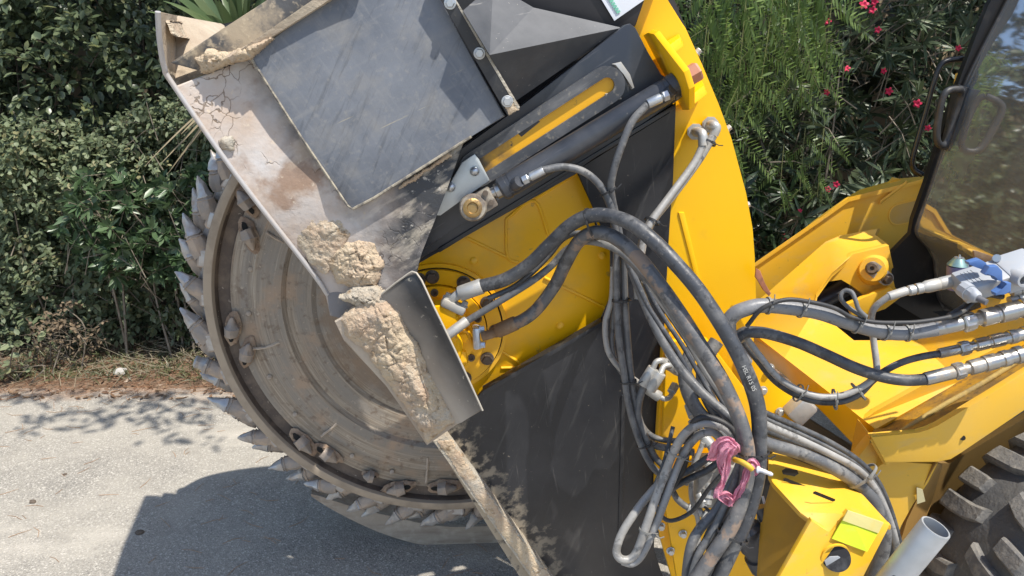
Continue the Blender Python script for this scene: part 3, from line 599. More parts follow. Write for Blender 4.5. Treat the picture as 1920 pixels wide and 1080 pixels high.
tube('tip_edge', spline([P(296, 22, 1.447), P(299, 72, 1.462), P(308, 126, 1.487), P(327, 162, 1.497), P(450, 337, 1.517), P(584, 509, 1.556), P(614, 552, 1.577)], 8), .0052, layered('bright worn edge', (.46, .44, .43), .5, .3, [('n', 20, .5, .7, (.4, .32, .25), .8, 0, .8)]), SAW, 8)
plate('shelf_beam', [(318, 118, 1.50), (420, 52, 1.53), (560, -40, 1.56), (640, -40, 1.56), (600, 14, 1.56), (482, 92, 1.54), (380, 135, 1.515)], 1.53, .035, layered('dusty black beam', (.06, .06, .062), .55, 0, [('n', 12, .42, .58, (.36, .29, .20), .9, 0, .85), ('n', 60, .55, .66, (.45, .37, .26), .9, 0, .7)], (60, .3, .004)), SAW, .005)
plate('shelf_lip', [(436, 118, 1.50), (480, 88, 1.51), (602, 10, 1.53), (680, -40, 1.53), (640, -40, 1.53), (590, 0, 1.53), (470, 80, 1.505), (420, 106, 1.495)], 1.5, .05, DIRTP, SAW, .005)
mud('caked_mud', [(362, 108, 1.50), (385, 92, 1.50), (430, 96, 1.50), (480, 78, 1.51), (520, 66, 1.51), (470, 112, 1.51), (420, 126, 1.51), (376, 140, 1.50)], 1.5, .024, MUD, SAW, 5, 1, .2, 34)
mud('caked_mud', [(303, 36, 1.46), (345, 42, 1.72), (400, 52, 1.90), (350, 74, 1.58), (322, 68, 1.50)], 1.5, .02, MUDP, SAW, 4, 5, .1, 30)
flap = plate('rubber_flap', [(467, 104, 1.522), (480, 96, 1.524), (618, -4, 1.555), (700, -60, 1.565), (795, -70, 1.565), (826, 0, 1.555), (947, 218, 1.545), (884, 256, 1.540), (700, 372, 1.533), (661, 392, 1.530), (652, 386, 1.529), (560, 250, 1.522)], 1.46, .014, RUBFLAP, SAW, .003)
tube('flap_edge', [P(467, 104, 1.5215), P(560, 250, 1.5215), P(652, 386, 1.5285), P(661, 392, 1.5295), P(700, 372, 1.5325), P(884, 256, 1.5395)], .0028, layered('dusty rubber edge', (.34, .30, .23), .9, 0, [('n', 60, .45, .6, (.12, .11, .10), .9, 0, .9)]), flap, 6)
mud('caked_mud', [(664, 400, 1.552), (740, 352, 1.552), (840, 285, 1.552), (850, 292, 1.552), (760, 352, 1.552), (690, 398, 1.552)], 1.5, .012, MUD, SAW, 4, 12, .1, 40)
bar = plate('hinge_bar', [(806, -40), (838, -40), (850, 0), (972, 203), (968, 211), (952, 217), (945, 205), (830, 5)], 1.528, .016, BLK, SAW, .002)
plate('bar_dust_edge', [(850, -2), (853, -4), (975, 201), (971, 206)], 1.527, .02, MUDG, bar, .001)
mud('caked_mud', [(946, 200), (962, 190), (974, 204), (954, 218)], 1.527, .006, MUD, SAW, 3, 14, .1, 60)
for (x, y) in ((844, 6), (899, 100), (951, 190)): hexbolt('flap_bolt', P(x, y, 1.527), .0085, .010, ZINC, bar)
ch = plate('chute_channel', [(627, 603, 1.53), (700, 562, 1.53), (716, 551, 1.53), (778, 660, 1.555), (850, 742, 1.555), (866, 790, 1.555), (800, 836, 1.555), (726, 722, 1.545), (645, 640, 1.535)], 1.53, .01, layered('dusty channel face', (.40, .33, .26), .8, 0, [('n', 10, .45, .62, (.47, .40, .31), .9, 0, .9), ('n', 20, .6, .7, (.25, .2, .16), .8, 0, .7)], (50, .5, .006)), SAW, .003)
def chan_mat():
    b = NB('channel side with dust fade'); t = (P(840, 570, 1.5) - P(740, 640, 1.5)).normalized(); off = (P(800, 640, 1.5) - SAW.location).dot(t)
    f = b.rng(b.grad(tuple(t), off - .012, .05, 9), -.045, .045)
    blk = b.mix(b.rng(b.noise((60, 60, 60)), .64, .70), (.022, .023, .026), (.3, .27, .22)); blk = b.mix(b.rng(b.noise(7), .5, .75, 0, .5), blk, (.09, .09, .09))
    c = b.mix(f, b.mix(b.noise(14), (.44, .41, .37), (.36, .29, .22)), blk)
    return b.done(c, b.mixf(f, .85, .45), 0, b.bump(b.noise(50), .15, .004))
plate('channel_side', [(714, 553, 1.528), (755, 522, 1.52), (781, 513, 1.515), (812, 573, 1.49), (858, 668, 1.46), (904, 770, 1.44), (866, 792, 1.50), (848, 800, 1.548), (778, 662, 1.55)], 1.5, .010, chan_mat(), SAW, .003)
tube('channel_edge', spline([P(716, 551, 1.525), P(755, 521, 1.517), P(781, 512, 1.512), P(812, 572, 1.487), P(858, 667, 1.457), P(905, 770, 1.437)], 3), .0022, layered('bare edge', (.4, .36, .3), .6, .2), SAW, 6)
plate('dark_gusset', [(613, 552), (640, 540), (700, 548), (690, 568), (640, 598), (618, 592)], 1.575, .02, layered('stained gusset', (.20, .19, .19), .7, 0, [('n', 14, .45, .6, (.40, .33, .26), .85, 0, .9)], (40, .4, .006)), SAW, .004)
mud('caked_mud', [(608, 492), (632, 462), (672, 446), (704, 456), (722, 500), (708, 536), (668, 544), (632, 534)], 1.553, .020, MUD, SAW, 3.5, 2, .4, 30, 26)
mud('caked_mud', [(628, 560), (660, 540), (700, 536), (724, 552), (740, 570), (705, 588), (668, 575)], 1.535, .018, MUDG, SAW, 3.5, 6, .3, 34, 20)
mud('caked_mud', [(634, 600), (680, 563), (724, 556), (752, 578), (768, 620), (790, 655), (806, 700), (838, 735), (864, 784), (803, 832), (740, 740), (690, 668), (645, 630)], 1.532, .019, MUD, SAW, 4, 4, .35, 24, 30)
mud('caked_mud', [(742, 690), (768, 672), (788, 702), (812, 735), (800, 770), (770, 740)], 1.526, .018, MUDP, SAW, 4, 7, .55, 30, 22)
mud('caked_mud', [(530, 425), (580, 400), (640, 410), (660, 440), (640, 470), (612, 520), (585, 500)], 1.548, .014, MUDP, SAW, 4, 9, .1, 22, 30)
mud('caked_mud', [(405, 262), (432, 252), (440, 268), (438, 284), (418, 282)], 1.515, .010, MUDG, SAW, 4, 10, .2, 30, 10)
# hitch frame of the saw behind the hose bundle
plate('hitch_frame', [(1232, 850), (1244, 640), (1262, 612), (1330, 640), (1420, 760), (1420, 1120), (1270, 1120), (1228, 974)], 1.66, .03, YELD, SAW, .004)
plate('hitch_block', [(1250, 640), (1300, 640), (1345, 720), (1345, 900), (1240, 900)], 1.63, .02, YELD, SAW, .004)
plate('hitch_plate', [(1240, 905), (1300, 860), (1420, 900), (1360, 1010), (1300, 1090), (1270, 1090)], 1.585, .02, YELD, SAW, .004)
for (x, y) in ((1239, 986), (1257, 1032), (1280, 1000)): hexbolt('frame_bolt', P(x, y, 1.584), .008, .012, ZINC, SAW)
bm = bmesh.new(); box_dirs(bm, P(1340, 900, 1.53), U3 * .05, Z3 * .055, N3 * .035, .006); box_dirs(bm, P(1362, 925, 1.50), U3 * .022, Z3 * .03, N3 * .03, .004); 
VALVEM = layered('dirty valve metal', (.36, .35, .33), .5, .4, [('n', 25, .45, .65, (.2, .18, .16), .8, 0, .8)], (60, .3, .004))
vbk = link('valve_block', bm, VALVEM, SAW, 30)
bm = bmesh.new(); box_dirs(bm, P(1285, 705, 1.56), (U3 * .5 - Z3 * .8) * .06, U3 * .018, N3 * .02, .004); link('manifold', bm, VALVEM, SAW, 30)
for (a, b2) in (((1313, 812), (1338, 842)), ((1330, 828), (1352, 858)), ((1322, 865), (1342, 880)), ((1355, 860), (1362, 886)), ((1310, 925), (1322, 950)), ((1330, 905), (1326, 945)), ((1360, 945), (1345, 965)), ((1340, 840), (1362, 850))):
    rod('valve_fitting', P(*a, 1.50), P(*b2, 1.48), [(0, .009), (.3, .009), (.31, .014), (.7, .014), (.71, .010), (1, .010)], ZINCW, vbk, 12)
for (x, y) in ((1297, 790), (1310, 800), (1290, 760)): rod('valve_fitting', P(x, y, 1.55), P(x + 8, y + 22, 1.52), .009, ZINCW, vbk, 10)
# orange-yellow hitch corner with a bare casting, right of the bundle
plate('hitch_corner', [(1395, 655), (1420, 672), (1500, 735), (1515, 762), (1494, 800), (1440, 770), (1420, 780)], 1.72, .03, YEL, SAW, .004)
bm = bmesh.new(); box_dirs(bm, P(1497, 765, 1.71), (U3 * .6 - Z3 * .5) * .035, (U3 * .5 + Z3 * .6) * .04, N3 * .03, .008); link('hitch_casting', bm, ZINCW, SAW, 30)
for (x, y) in ((1430, 732), (1462, 772), (1443, 690)): hexbolt('hitch_bolt', P(x, y, 1.719), .009, .01, ZINCW, SAW)
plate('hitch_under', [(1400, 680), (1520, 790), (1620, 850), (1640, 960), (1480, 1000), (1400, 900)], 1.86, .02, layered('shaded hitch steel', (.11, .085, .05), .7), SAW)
for (xc, yc) in ((1330, 240), (1304, 247)): pass
# ------------------------------------------------------------------ loader
LOAD = empty('compact_loader', base(1800, 900, 2.0), 'yellow compact loader with black cab, lift arms and chunky tyres', 'loader')
d1 = 2.48
plate('lift_arm', [(1400, 512), (1420, 495), (1540, 412), (1592, 372), (1690, 350), (1736, 338), (1729, 386), (1716, 436), (1700, 470), (1672, 500), (1640, 560), (1560, 610), (1420, 610)], d1, .02, LYEL, LOAD, .006)
plate('arm_flange', [(1400, 508, 2.47), (1420, 490, 2.47), (1540, 407, 2.47), (1592, 368, 2.47), (1690, 346, 2.47), (1736, 334, 2.47), (1736, 330, 2.66), (1684, 335, 2.66), (1612, 354, 2.66), (1584, 372, 2.66), (1528, 412, 2.66), (1452, 474, 2.66), (1418, 500, 2.66)], 2.5, .016, LYEL, LOAD, .003, vec=-Z3)
plate('arm_cheek', [(1400, 520), (1528, 420), (1612, 360), (1731, 336), (1740, 420), (1640, 520), (1420, 620)], 2.66, .015, LYEL, LOAD, .004)
plate('arm_stiffener', [(1650, 376, 2.465), (1700, 338, 2.465), (1706, 342, 2.55), (1662, 378, 2.55)], 2.5, .012, LYEL, LOAD, .002, vec=-Z3)
plate('arm_ear', [(1660, 352), (1676, 333), (1690, 336), (1686, 350)], 2.6, .012, LYEL, LOAD, .002)
sl_o, sl_i = slot_ring('arm_recess', (1687, 402), (1760, 385), 19, 21.5, d1 - .003, .01, LYEL, LOAD)
bm = bmesh.new(); bm.faces.new([bm.verts.new(p + N3 * .0015) for p in sl_i]); link('recess_floor', bm, layered('darker recess yellow', (.52, .30, .03), .5, 0, [('n', 8, .45, .7, (.5, .36, .15), .7, 0, .6)]), LOAD, 0)  # recess floor in a darker yellow than the arm round it
# sloping deck between the arms
plate('deck', [(1405, 575, 2.40), (1440, 548, 2.40), (1548, 452, 2.40), (1574, 441, 2.40), (1650, 427, 2.40), (1638, 441, 2.38), (1667, 457, 2.30), (1600, 474, 2.25), (1560, 510, 2.20), (1530, 550, 2.18), (1525, 580, 2.15), (1600, 640, 2.0), (1720, 640, 1.95), (1800, 590, 1.9), (1840, 575, 1.85), (1920, 560, 1.8), (1960, 570, 1.72), (1960, 620, 1.66), (1800, 715, 1.62), (1640, 806, 1.58), (1560, 742, 1.72), (1470, 672, 1.95), (1405, 625, 2.18)], 2, .02, LYEL, LOAD, .004, vec=Vector((.25, .45, -.85)))
plate('deck_face', [(1405, 618, 2.19), (1470, 670, 1.945), (1560, 740, 1.715), (1640, 803, 1.575), (1625, 842, 1.59), (1600, 832, 1.64), (1540, 770, 1.73), (1470, 702, 1.95), (1405, 652, 2.2)], 2, .02, YEL, LOAD, .003, vec=Vector((.5, .6, -.6)))
pf = plate('pivot_plate', [(1519, 570), (1530, 545), (1562, 508), (1600, 476), (1667, 460), (1676, 502), (1668, 508), (1676, 540), (1690, 550), (1650, 566), (1628, 562), (1600, 535), (1578, 522), (1552, 526), (1534, 545), (1526, 570)], 2.24, .025, LYEL, LOAD, .004)
plate('pivot_shelf', [(1668, 538, 2.2), (1692, 556, 2.2), (1660, 580, 2.2), (1600, 600, 2.2), (1590, 570, 2.2)], 2.2, .02, LYEL, LOAD, .004)
rod('pivot_boss', P(1636, 505, 2.245), P(1636, 505, 2.21), [(0, 30 * mpp(P(1636, 505, 2.24))), (.6, 26 * mpp(P(1636, 505, 2.24))), (1, 22 * mpp(P(1636, 505, 2.24)))], LYEL, pf, 32)
kp = mpp(P(1636, 505, 2.2)); o1, _ = slot_ring('pin_keeper', (1637, 504), (1663, 523), 2, 13, 2.20, .008, layered('keeper steel', (.42, .41, .40), .5, .5, [('n', 30, .5, .7, (.3, .28, .25), .8, 0, .7)]), pf)
rod('pivot_pin', P(1635, 503, 2.205), P(1635, 503, 2.19), [(0, 12 * kp), (.7, 12 * kp), (1, 9 * kp), (1.01, 4 * kp), (.5, 3 * kp)], BOLT, pf, 20); hexbolt('keeper_bolt', P(1663, 523, 2.20), 8 * kp, .014, BOLT, pf)
plate('deck_cavity_shade', [(1500, 500), (1600, 470), (1720, 520), (1760, 620), (1640, 660), (1500, 620)], 2.42, .02, DARKHOLE, LOAD)  # dark sheet stands in for the shade inside the deck opening
plate('cavity_bracket', [(1594, 548), (1606, 524), (1640, 545), (1650, 570), (1620, 590)], 2.30, .02, layered('grey bracket', (.2, .19, .18), .7, .3), LOAD, .003)
tube('lift_cylinder_rod', [P(1530, 570, 2.34), P(1600, 530, 2.36)], .03, BLKC, LOAD, 16)
# near lift arm with its channel, and the post below it
plate('lift_arm', [(1632, 817), (1723, 814), (1742, 808), (1758, 798), (1853, 741), (1980, 660), (1980, 730), (1920, 769), (1800, 850), (1783, 862), (1758, 867), (1660, 868)], 1.46, .016, LYEL, LOAD, .004)
plate('arm_rib', [(1613, 790), (1640, 772), (1760, 706), (1853, 660), (1980, 590), (1980, 612), (1860, 684), (1770, 730), (1650, 800)], 1.62, .016, LYEL, LOAD, .004)
plate('arm_channel', [(1632, 819, 1.468), (1723, 816, 1.468), (1758, 800, 1.468), (1853, 743, 1.468), (1980, 663, 1.468), (1980, 612, 1.62), (1860, 682, 1.62), (1770, 730, 1.62), (1640, 800, 1.62)], 1.5, .016, LYELDIRT, LOAD, .002, vec=-Z3)
tube('channel_weld', spline([P(1680, 815, 1.535), P(1760, 765, 1.535), P(1853, 712, 1.535), P(1980, 632, 1.535)], 5), .006, layered('muddy weld', (.45, .32, .1), .8, 0, [('n', 30, .5, .65, (.3, .22, .1), .9, 0, .8)], (60, .5, .005)), LOAD, 8)
plate('arm_nose_plate', [(1613, 790, 1.60), (1634, 817, 1.475), (1660, 868, 1.475), (1640, 880, 1.5), (1600, 855, 1.60)], 1.5, .016, LYEL, LOAD, .003)
plate('arm_post', [(1640, 820), (1672, 868), (1760, 868), (1740, 905), (1712, 945), (1690, 985), (1670, 1040), (1600, 1060), (1590, 880)], 1.50, .03, LYEL, LOAD, .004)
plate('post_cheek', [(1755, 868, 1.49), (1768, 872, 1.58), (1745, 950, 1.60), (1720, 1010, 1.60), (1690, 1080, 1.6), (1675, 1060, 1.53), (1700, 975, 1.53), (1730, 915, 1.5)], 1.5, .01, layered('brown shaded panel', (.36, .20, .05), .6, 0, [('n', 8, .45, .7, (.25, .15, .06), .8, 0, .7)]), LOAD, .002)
tube('arm_nose_weld', spline([P(1634, 820, 1.47), P(1648, 845, 1.47), P(1662, 868, 1.47)], 4), .007, LYEL, LOAD, 8)
for (x, y) in ((1805, 821),): rod('arm_hole', P(x, y, 1.4605), P(x, y, 1.4585), .006, DARKHOLE, LOAD, 16)
plate('arm_tag', [(1719, 914), (1730, 918), (1735, 940), (1720, 945)], 1.49, .002, layered('small decal', (.5, .44, .25), .6), LOAD, 0)
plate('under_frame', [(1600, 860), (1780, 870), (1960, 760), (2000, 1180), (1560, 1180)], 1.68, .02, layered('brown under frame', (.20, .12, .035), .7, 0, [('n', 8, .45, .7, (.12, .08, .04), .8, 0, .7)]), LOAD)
# quick attach bracket at the bottom
qa = plate('attach_bracket', [(1556, 1001, 1.26), (1591, 959, 1.27), (1670, 984, 1.27), (1655, 1010, 1.26), (1600, 1120, 1.23), (1440, 1120, 1.22), (1522, 975, 1.26)], 1.26, .012, LYEL, LOAD, .002)
plate('bracket_web', [(1441, 853, 1.44), (1452, 846, 1.45), (1580, 895, 1.42), (1620, 930, 1.36), (1671, 985, 1.272), (1591, 962, 1.272), (1556, 1001, 1.262), (1500, 960, 1.30), (1449, 905, 1.38), (1441, 890, 1.40)], 1.35, .012, LYEL, LOAD, .002, vec=-Z3)
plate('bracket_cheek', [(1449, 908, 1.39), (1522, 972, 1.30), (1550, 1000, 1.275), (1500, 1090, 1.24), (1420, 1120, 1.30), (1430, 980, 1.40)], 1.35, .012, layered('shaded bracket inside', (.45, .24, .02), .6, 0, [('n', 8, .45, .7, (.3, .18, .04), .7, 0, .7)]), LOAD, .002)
for (a, b2, r_) in (((1470, 888), (1492, 892), 7), ((1470, 903), (1508, 918), 3.4), ((1526, 928), (1563, 943), 3.4)):
    dd = {1470: 1.385, 1526: 1.325}[a[0]]
    k = mpp(P(*a, dd)); A, B = P(a[0], a[1], dd - .004), P(b2[0], b2[1], dd - .006)
    bm = bmesh.new(); t = (B - A).normalized(); s = Vector((-t.y, t.x, 0)).normalized() * (r_ * k)
    s = (P(a[0] + 3, a[1] - r_, dd) - P(a[0], a[1], dd)); s = s.normalized() * r_ * k
    bm.faces.new([bm.verts.new(q + Z3 * .006) for q in [A - t * r_ * k * .7 , A + s, B + s, B + t * r_ * k * .7, B - s, A - s]])
    link('bracket_slot', bm, DARKHOLE, LOAD, 0)
kq = mpp(P(1568, 1046, 1.24))
ringpart('bracket_hole', P(1568, 1046, 1.243), 25 * kq, 28 * kq, .0012, .006, LYEL, LOAD, 40)
rod('hole_shadow', P(1568, 1046, 1.2425), P(1568, 1046, 1.2405), 25.5 * kq, layered('inside of hole', (.022, .02, .02), .5, .3, [('n', 20, .5, .6, (.07, .07, .07), .5, 0, .7)]), LOAD, 40)
plate('hole_bolt', [(1546, 1052), (1556, 1044), (1572, 1043), (1586, 1052), (1584, 1062), (1574, 1069), (1560, 1070), (1550, 1063)], 1.238, .002, GREYPL, LOAD, .0008)
stk = plate('bracket_sticker', [(1590, 958, 1.262), (1657, 981, 1.262), (1626, 1035, 1.245), (1560, 1010, 1.252)], 1.25, .002, LIME, LOAD, 0)
plate('sticker_band', [(1590, 957, 1.259), (1657, 980, 1.259), (1647, 1000, 1.254), (1580, 976, 1.255)], 1.25, .002, LIMEP, stk, 0)
# tilt cylinder behind the bracket
t0, t1 = P(1395, 985, 1.42), P(1462, 1110, 1.40)
rod('tilt_cylinder', t0, t1, [(0, .026), (.05, .034), (.3, .034), (.31, .030), (.42, .030), (.43, .036), (.6, .036), (.62, .022), (1, .022)], BLKC, LOAD, 24)
rod('tilt_line', P(1425, 950, 1.42), P(1448, 1010, 1.40), [(0, .013), (.6, .013), (.62, .019), (1, .017)], BLKC, LOAD, 14)
plate('black_guard', [(1437, 890), (1468, 905), (1465, 960), (1440, 985), (1420, 960)], 1.50, .03, CABBLK, LOAD, .006)
tube('white_strap', spline([P(1430, 930, 1.45), P(1434, 945, 1.44), P(1442, 958, 1.43), P(1449, 963, 1.43)], 5), .003, PAPER, LOAD, 8)
# cab
def cabp(y0, dd, off=0): pass
GL = [(1905, -30), (1880, 20), (1843, 90), (1802, 180), (1745, 350), (1722, 415), (1718, 432), (1722, 444), (1742, 466), (1752, 490), (1757, 540), (1762, 562), (1788, 585)]
far_d = 2.30
def cabpt(x, y, t):      # t metres nearer along the axle from the far edge
    return P(x, y, far_d) - N3 * t
b = NB('cab glass'); b.done((.006, .007, .008), .03); gm = b.m
mixs = b.n('ShaderNodeMixShader'); tr = b.n('ShaderNodeBsdfTransparent'); tr.inputs[0].default_value = (.84, .87, .85, 1); gls = b.n('ShaderNodeBsdfGlossy'); gls.inputs['Roughness'].default_value = .04
fr_ = b.n('ShaderNodeFresnel'); fr_.inputs[0].default_value = 1.28
dif = b.n('ShaderNodeBsdfDiffuse'); dif.inputs[0].default_value = (.36, .385, .385, 1); m2 = b.n('ShaderNodeMixShader')
b.l(b.math('MULTIPLY', b.rng(b.noise((5, 5, 1.6), det=7), .30, .72, .45, 1), .50), m2.inputs[0]); b.l(fr_.outputs[0], mixs.inputs[0]); b.l(tr.outputs[0], mixs.inputs[1]); b.l(gls.outputs[0], mixs.inputs[2])
b.l(mixs.outputs[0], m2.inputs[1]); b.l(dif.outputs[0], m2.inputs[2]); b.l(m2.outputs[0], b.out.inputs[0])
bm = bmesh.new(); A = [cabpt(x, y, 0) for (x, y) in GL]; B = [cabpt(x, y, .80) for (x, y) in GL]
A2 = [p + U3 * .006 for p in A]; B2 = [p + U3 * .006 for p in B]
for q in zip(A, A[1:], B[1:], B): bm.faces.new([bm.verts.new(p) for p in q])
bmesh.ops.remove_doubles(bm, verts=bm.verts[:], dist=1e-5)
glass = link('windscreen', bm, gm, LOAD, 60)
tube('window_seal', spline(A, 4), .0048, layered('window seal', (.05, .05, .05), .35, 0, [('n', 14, .5, .7, (.2, .19, .18), .6, 0, .7)]), LOAD, 8)
tube('window_moulding', spline([cabpt(x + dx, y, .03) for (x, y, dx) in ((1744, 462, 8), (1756, 478, 10), (1764, 510, 8), (1770, 560, 6), (1790, 590, 6))], 5), .012, layered('moulding plastic', (.14, .145, .145), .18, 0), LOAD, 10)
tube('window_moulding', spline([cabpt(x, y, .03) for (x, y) in ((1774, 456), (1782, 470), (1786, 520), (1788, 560), (1806, 590))], 5), .010, layered('moulding plastic two', (.12, .125, .125), .16, 0), LOAD, 10)
# cab shell: pillar, inner boxes, far fender
pil = [cabpt(x, y, -.012) for (x, y) in ((1880, -30), (1858, 10), (1832, 75), (1796, 170), (1740, 345), (1716, 412), (1711, 440), (1672, 480), (1664, 560), (1740, 605))]
bm = bmesh.new(); pb = [cabpt(x + 4, y, -.012) for (x, y) in ((1905, -30), (1880, 20), (1843, 90), (1802, 180), (1745, 350), (1722, 415), (1718, 432), (1750, 490), (1757, 560), (1780, 605))]
va = [bm.verts.new(p) for p in pil]; vb_ = [bm.verts.new(p) for p in pb]; vc = [bm.verts.new(p + N3 * .02) for p in pil]
for i in range(len(va) - 1): bm.faces.new((va[i], va[i + 1], vb_[i + 1], vb_[i])); bm.faces.new((va[i], vc[i], vc[i + 1], va[i + 1]))
link('cab_pillar', bm, CABBLK, LOAD, 40)
bm = bmesh.new(); c = cabpt(1960, 300, .4) + U3 * .75
cb0 = cabpt(1800, 600, -.04); cb0.z = 0
def cb_pt(u, t, z): q = P(1760, 560, far_d); return Vector((q.x, q.y, 0)) + U3 * u - N3 * t + Z3 * z
def quad(bm, ps): bm.faces.new([bm.verts.new(p) for p in ps])
quad(bm, [cb_pt(.9, -.03, .6), cb_pt(.9, .9, .6), cb_pt(.9, .9, 2.3), cb_pt(.9, -.03, 2.3)]); quad(bm, [cb_pt(-.02, .01, .75), cb_pt(.9, .01, .75), cb_pt(.9, .88, .75), cb_pt(-.02, .88, .75)])
quad(bm, [cb_pt(.25, -.03, 2.25), cb_pt(.9, -.03, 2.25), cb_pt(.9, .9, 2.25), cb_pt(.25, .9, 2.25)])
quad(bm, [cb_pt(0.03, -.012, .75), cb_pt(.9, -.012, .75), cb_pt(.9, -.012, 1.18), cb_pt(.08, -.012, 1.18)])
link('cab_interior', bm, layered('dark cab lining', (.06, .062, .058), .7), LOAD, 0)
bm = bmesh.new()
box_dirs(bm, cb_pt(.55, .42, 1.02), U3 * .22, N3 * .24, Z3 * .06, .03); box_dirs(bm, cb_pt(.76, .42, 1.35), U3 * .06, N3 * .22, Z3 * .32, .03)
link('seat', bm, layered('seat cloth', (.035, .036, .04), .8), LOAD, 40)
bm = bmesh.new()
for i in range(7): 
    box_dirs(bm, cb_pt(.12 + .11 * i, -.006, 1.55), U3 * .004, N3 * .004, Z3 * .45)
for i in range(8): box_dirs(bm, cb_pt(.48, -.006, 1.2 + .1 * i), U3 * .4, N3 * .004, Z3 * .004)
link('mesh_guard', bm, CABBLK, LOAD, 0)
bm = bmesh.new(); quad(bm, [cb_pt(.16, .03, 1.30), cb_pt(.30, .03, 1.30), cb_pt(.33, .03, 1.50), cb_pt(.20, .03, 1.50)]); link('document_sheet', bm, layered('pale blue sheet', (.45, .55, .58), .6), LOAD, 0)
bm = bmesh.new(); quad(bm, [cb_pt(.05, -.2, 1.42), cb_pt(.95, -.2, 1.62), cb_pt(.95, -.2, 1.75), cb_pt(.05, -.2, 1.50)]); link('boom', bm, LYEL, LOAD, 0)
# door handle and grab rail
hb = spline([P(1802, 168, 2.25), P(1786, 168, 2.24), P(1773, 174, 2.235), P(1764, 195, 2.235), P(1757, 240, 2.235), P(1757, 262, 2.235), P(1763, 272, 2.24), P(1772, 272, 2.25), P(1778, 258, 2.26), P(1791, 212, 2.265), P(1801, 180, 2.26), P(1802, 168, 2.25)], 5)
tube('door_handle', hb, .0105, GREYPLD, LOAD, 10)
plate('handle_back', [(1798, 158), (1822, 166), (1790, 275), (1772, 282)], 2.275, .03, GREYPLD, LOAD, .006)
tube('grab_rail', spline([P(1806, 110, 2.36), P(1780, 113, 2.37), P(1764, 122, 2.37), P(1752, 150, 2.37), P(1734, 215, 2.37), P(1718, 270, 2.37), P(1710, 302, 2.37), P(1714, 318, 2.37), P(1730, 328, 2.36)], 6), 5.2 * mpp(P(1740, 200, 2.37)), layered('glossy black rail', (.012, .012, .012), .25), LOAD, 10)
# tyres
def tyre(name, c, R0, W, lab=None, seed=0):
    tt = empty_part(name, c)
    bm = bmesh.new(); prof = [(-W * .5, R0 * .55), (-W * .52, R0 * .72), (-W * .5, R0 * .86), (-W * .42, R0 * .93), (-W * .2, R0 * .95), (0, R0 * .955), (W * .2, R0 * .95), (W * .42, R0 * .93), (W * .5, R0 * .86), (W * .52, R0 * .72), (W * .5, R0 * .55)]
    n = 72; rg = [[bm.verts.new(c + N3 * t + (U3 * math.cos(2 * math.pi * k / n) + Z3 * math.sin(2 * math.pi * k / n)) * r) for k in range(n)] for (t, r) in prof]
    for a, b in zip(rg, rg[1:]):
        for k in range(n): bm.faces.new((a[k], a[(k + 1) % n], b[(k + 1) % n], b[k]))
    link('carcass', bm, TYRE, tt, 60)
    bm = bmesh.new(); m = 15
    def lug(a0, path, half):
        # path: (axle pos / W, angle offset, half width in angle)
        top = []; 
        for s_, off in ((1, 1), (-1, 1)): pass
        L = [(t, -ao * .55 + hw, r) for (t, ao, hw, r) in path]; Rr = [(t, -ao * .55 - hw, r) for (t, ao, hw, r) in path][::-1]
        ring = L + Rr
        pos = lambda t, a, r: c + N3 * (t * W) + (U3 * math.cos(a0 + a) + Z3 * math.sin(a0 + a)) * r
        v0 = [bm.verts.new(pos(t, a * 1.0, R0 * .90 - (abs(t) > .45) * R0 * .05)) for (t, a, r) in ring]
        cx_ = sum(t for t, a, r in ring) / len(ring); ca_ = sum(a for t, a, r in ring) / len(ring)
        v1 = [bm.verts.new(pos(cx_ + (t - cx_) * .97, ca_ + (a - ca_) * .90, r * .988)) for (t, a, r) in ring]
        v2 = [bm.verts.new(pos(cx_ + (t - cx_) * .93, ca_ + (a - ca_) * .70, r)) for (t, a, r) in ring]
        n = len(ring)
        for (x, y) in ((v0, v1), (v1, v2)):
            for k in range(n): bm.faces.new((x[k], x[(k + 1) % n], y[(k + 1) % n], y[k]))
        h = n // 2
        for k in range(h - 1): bm.faces.new((v2[k], v2[k + 1], v2[n - 2 - k], v2[n - 1 - k]))
    for k in range(m):
        for sd in (1, -1):
            a0 = 2 * math.pi * (k + (.5 if sd < 0 else 0)) / m + seed
            lug(a0, [(sd * .52, -.02, .062, R0 * .93), (sd * .44, 0, .066, R0 * .985), (sd * .30, .03, .066, R0), (sd * .16, .07, .064, R0), (sd * .03, .16, .055, R0)][:: 1], 0)
            a1 = a0 + math.pi / m
            lug(a1, [(sd * .52, -.03, .06, R0 * .93), (sd * .44, -.01, .066, R0 * .985), (sd * .26, .03, .062, R0), (sd * .20, .045, .055, R0)], 0)
    link('tread_lugs', bm, TREAD, tt, 30)
    rod('rim', c - N3 * W * .42, c + N3 * W * .42, [(0, R0 * .3), (0, R0 * .58), (1, R0 * .58), (1, R0 * .3)], LYEL, tt, 40)
    return tt
def empty_part(name, loc):
    o = bpy.data.objects.new(name, None); COL.objects.link(o); o.parent = LOAD; o.location = Vector(loc) - wloc(LOAD); return o
wc = P(1990, 1140, 1.50); wc.z = .40
tyre('wheel', P(2066, 1098, 1.46), .395, .32, seed=.16)
ft = P(1745, 640, 2.62); tyre('wheel', Vector((ft.x + .20, ft.y, .47)), .40, .28, seed=.3)
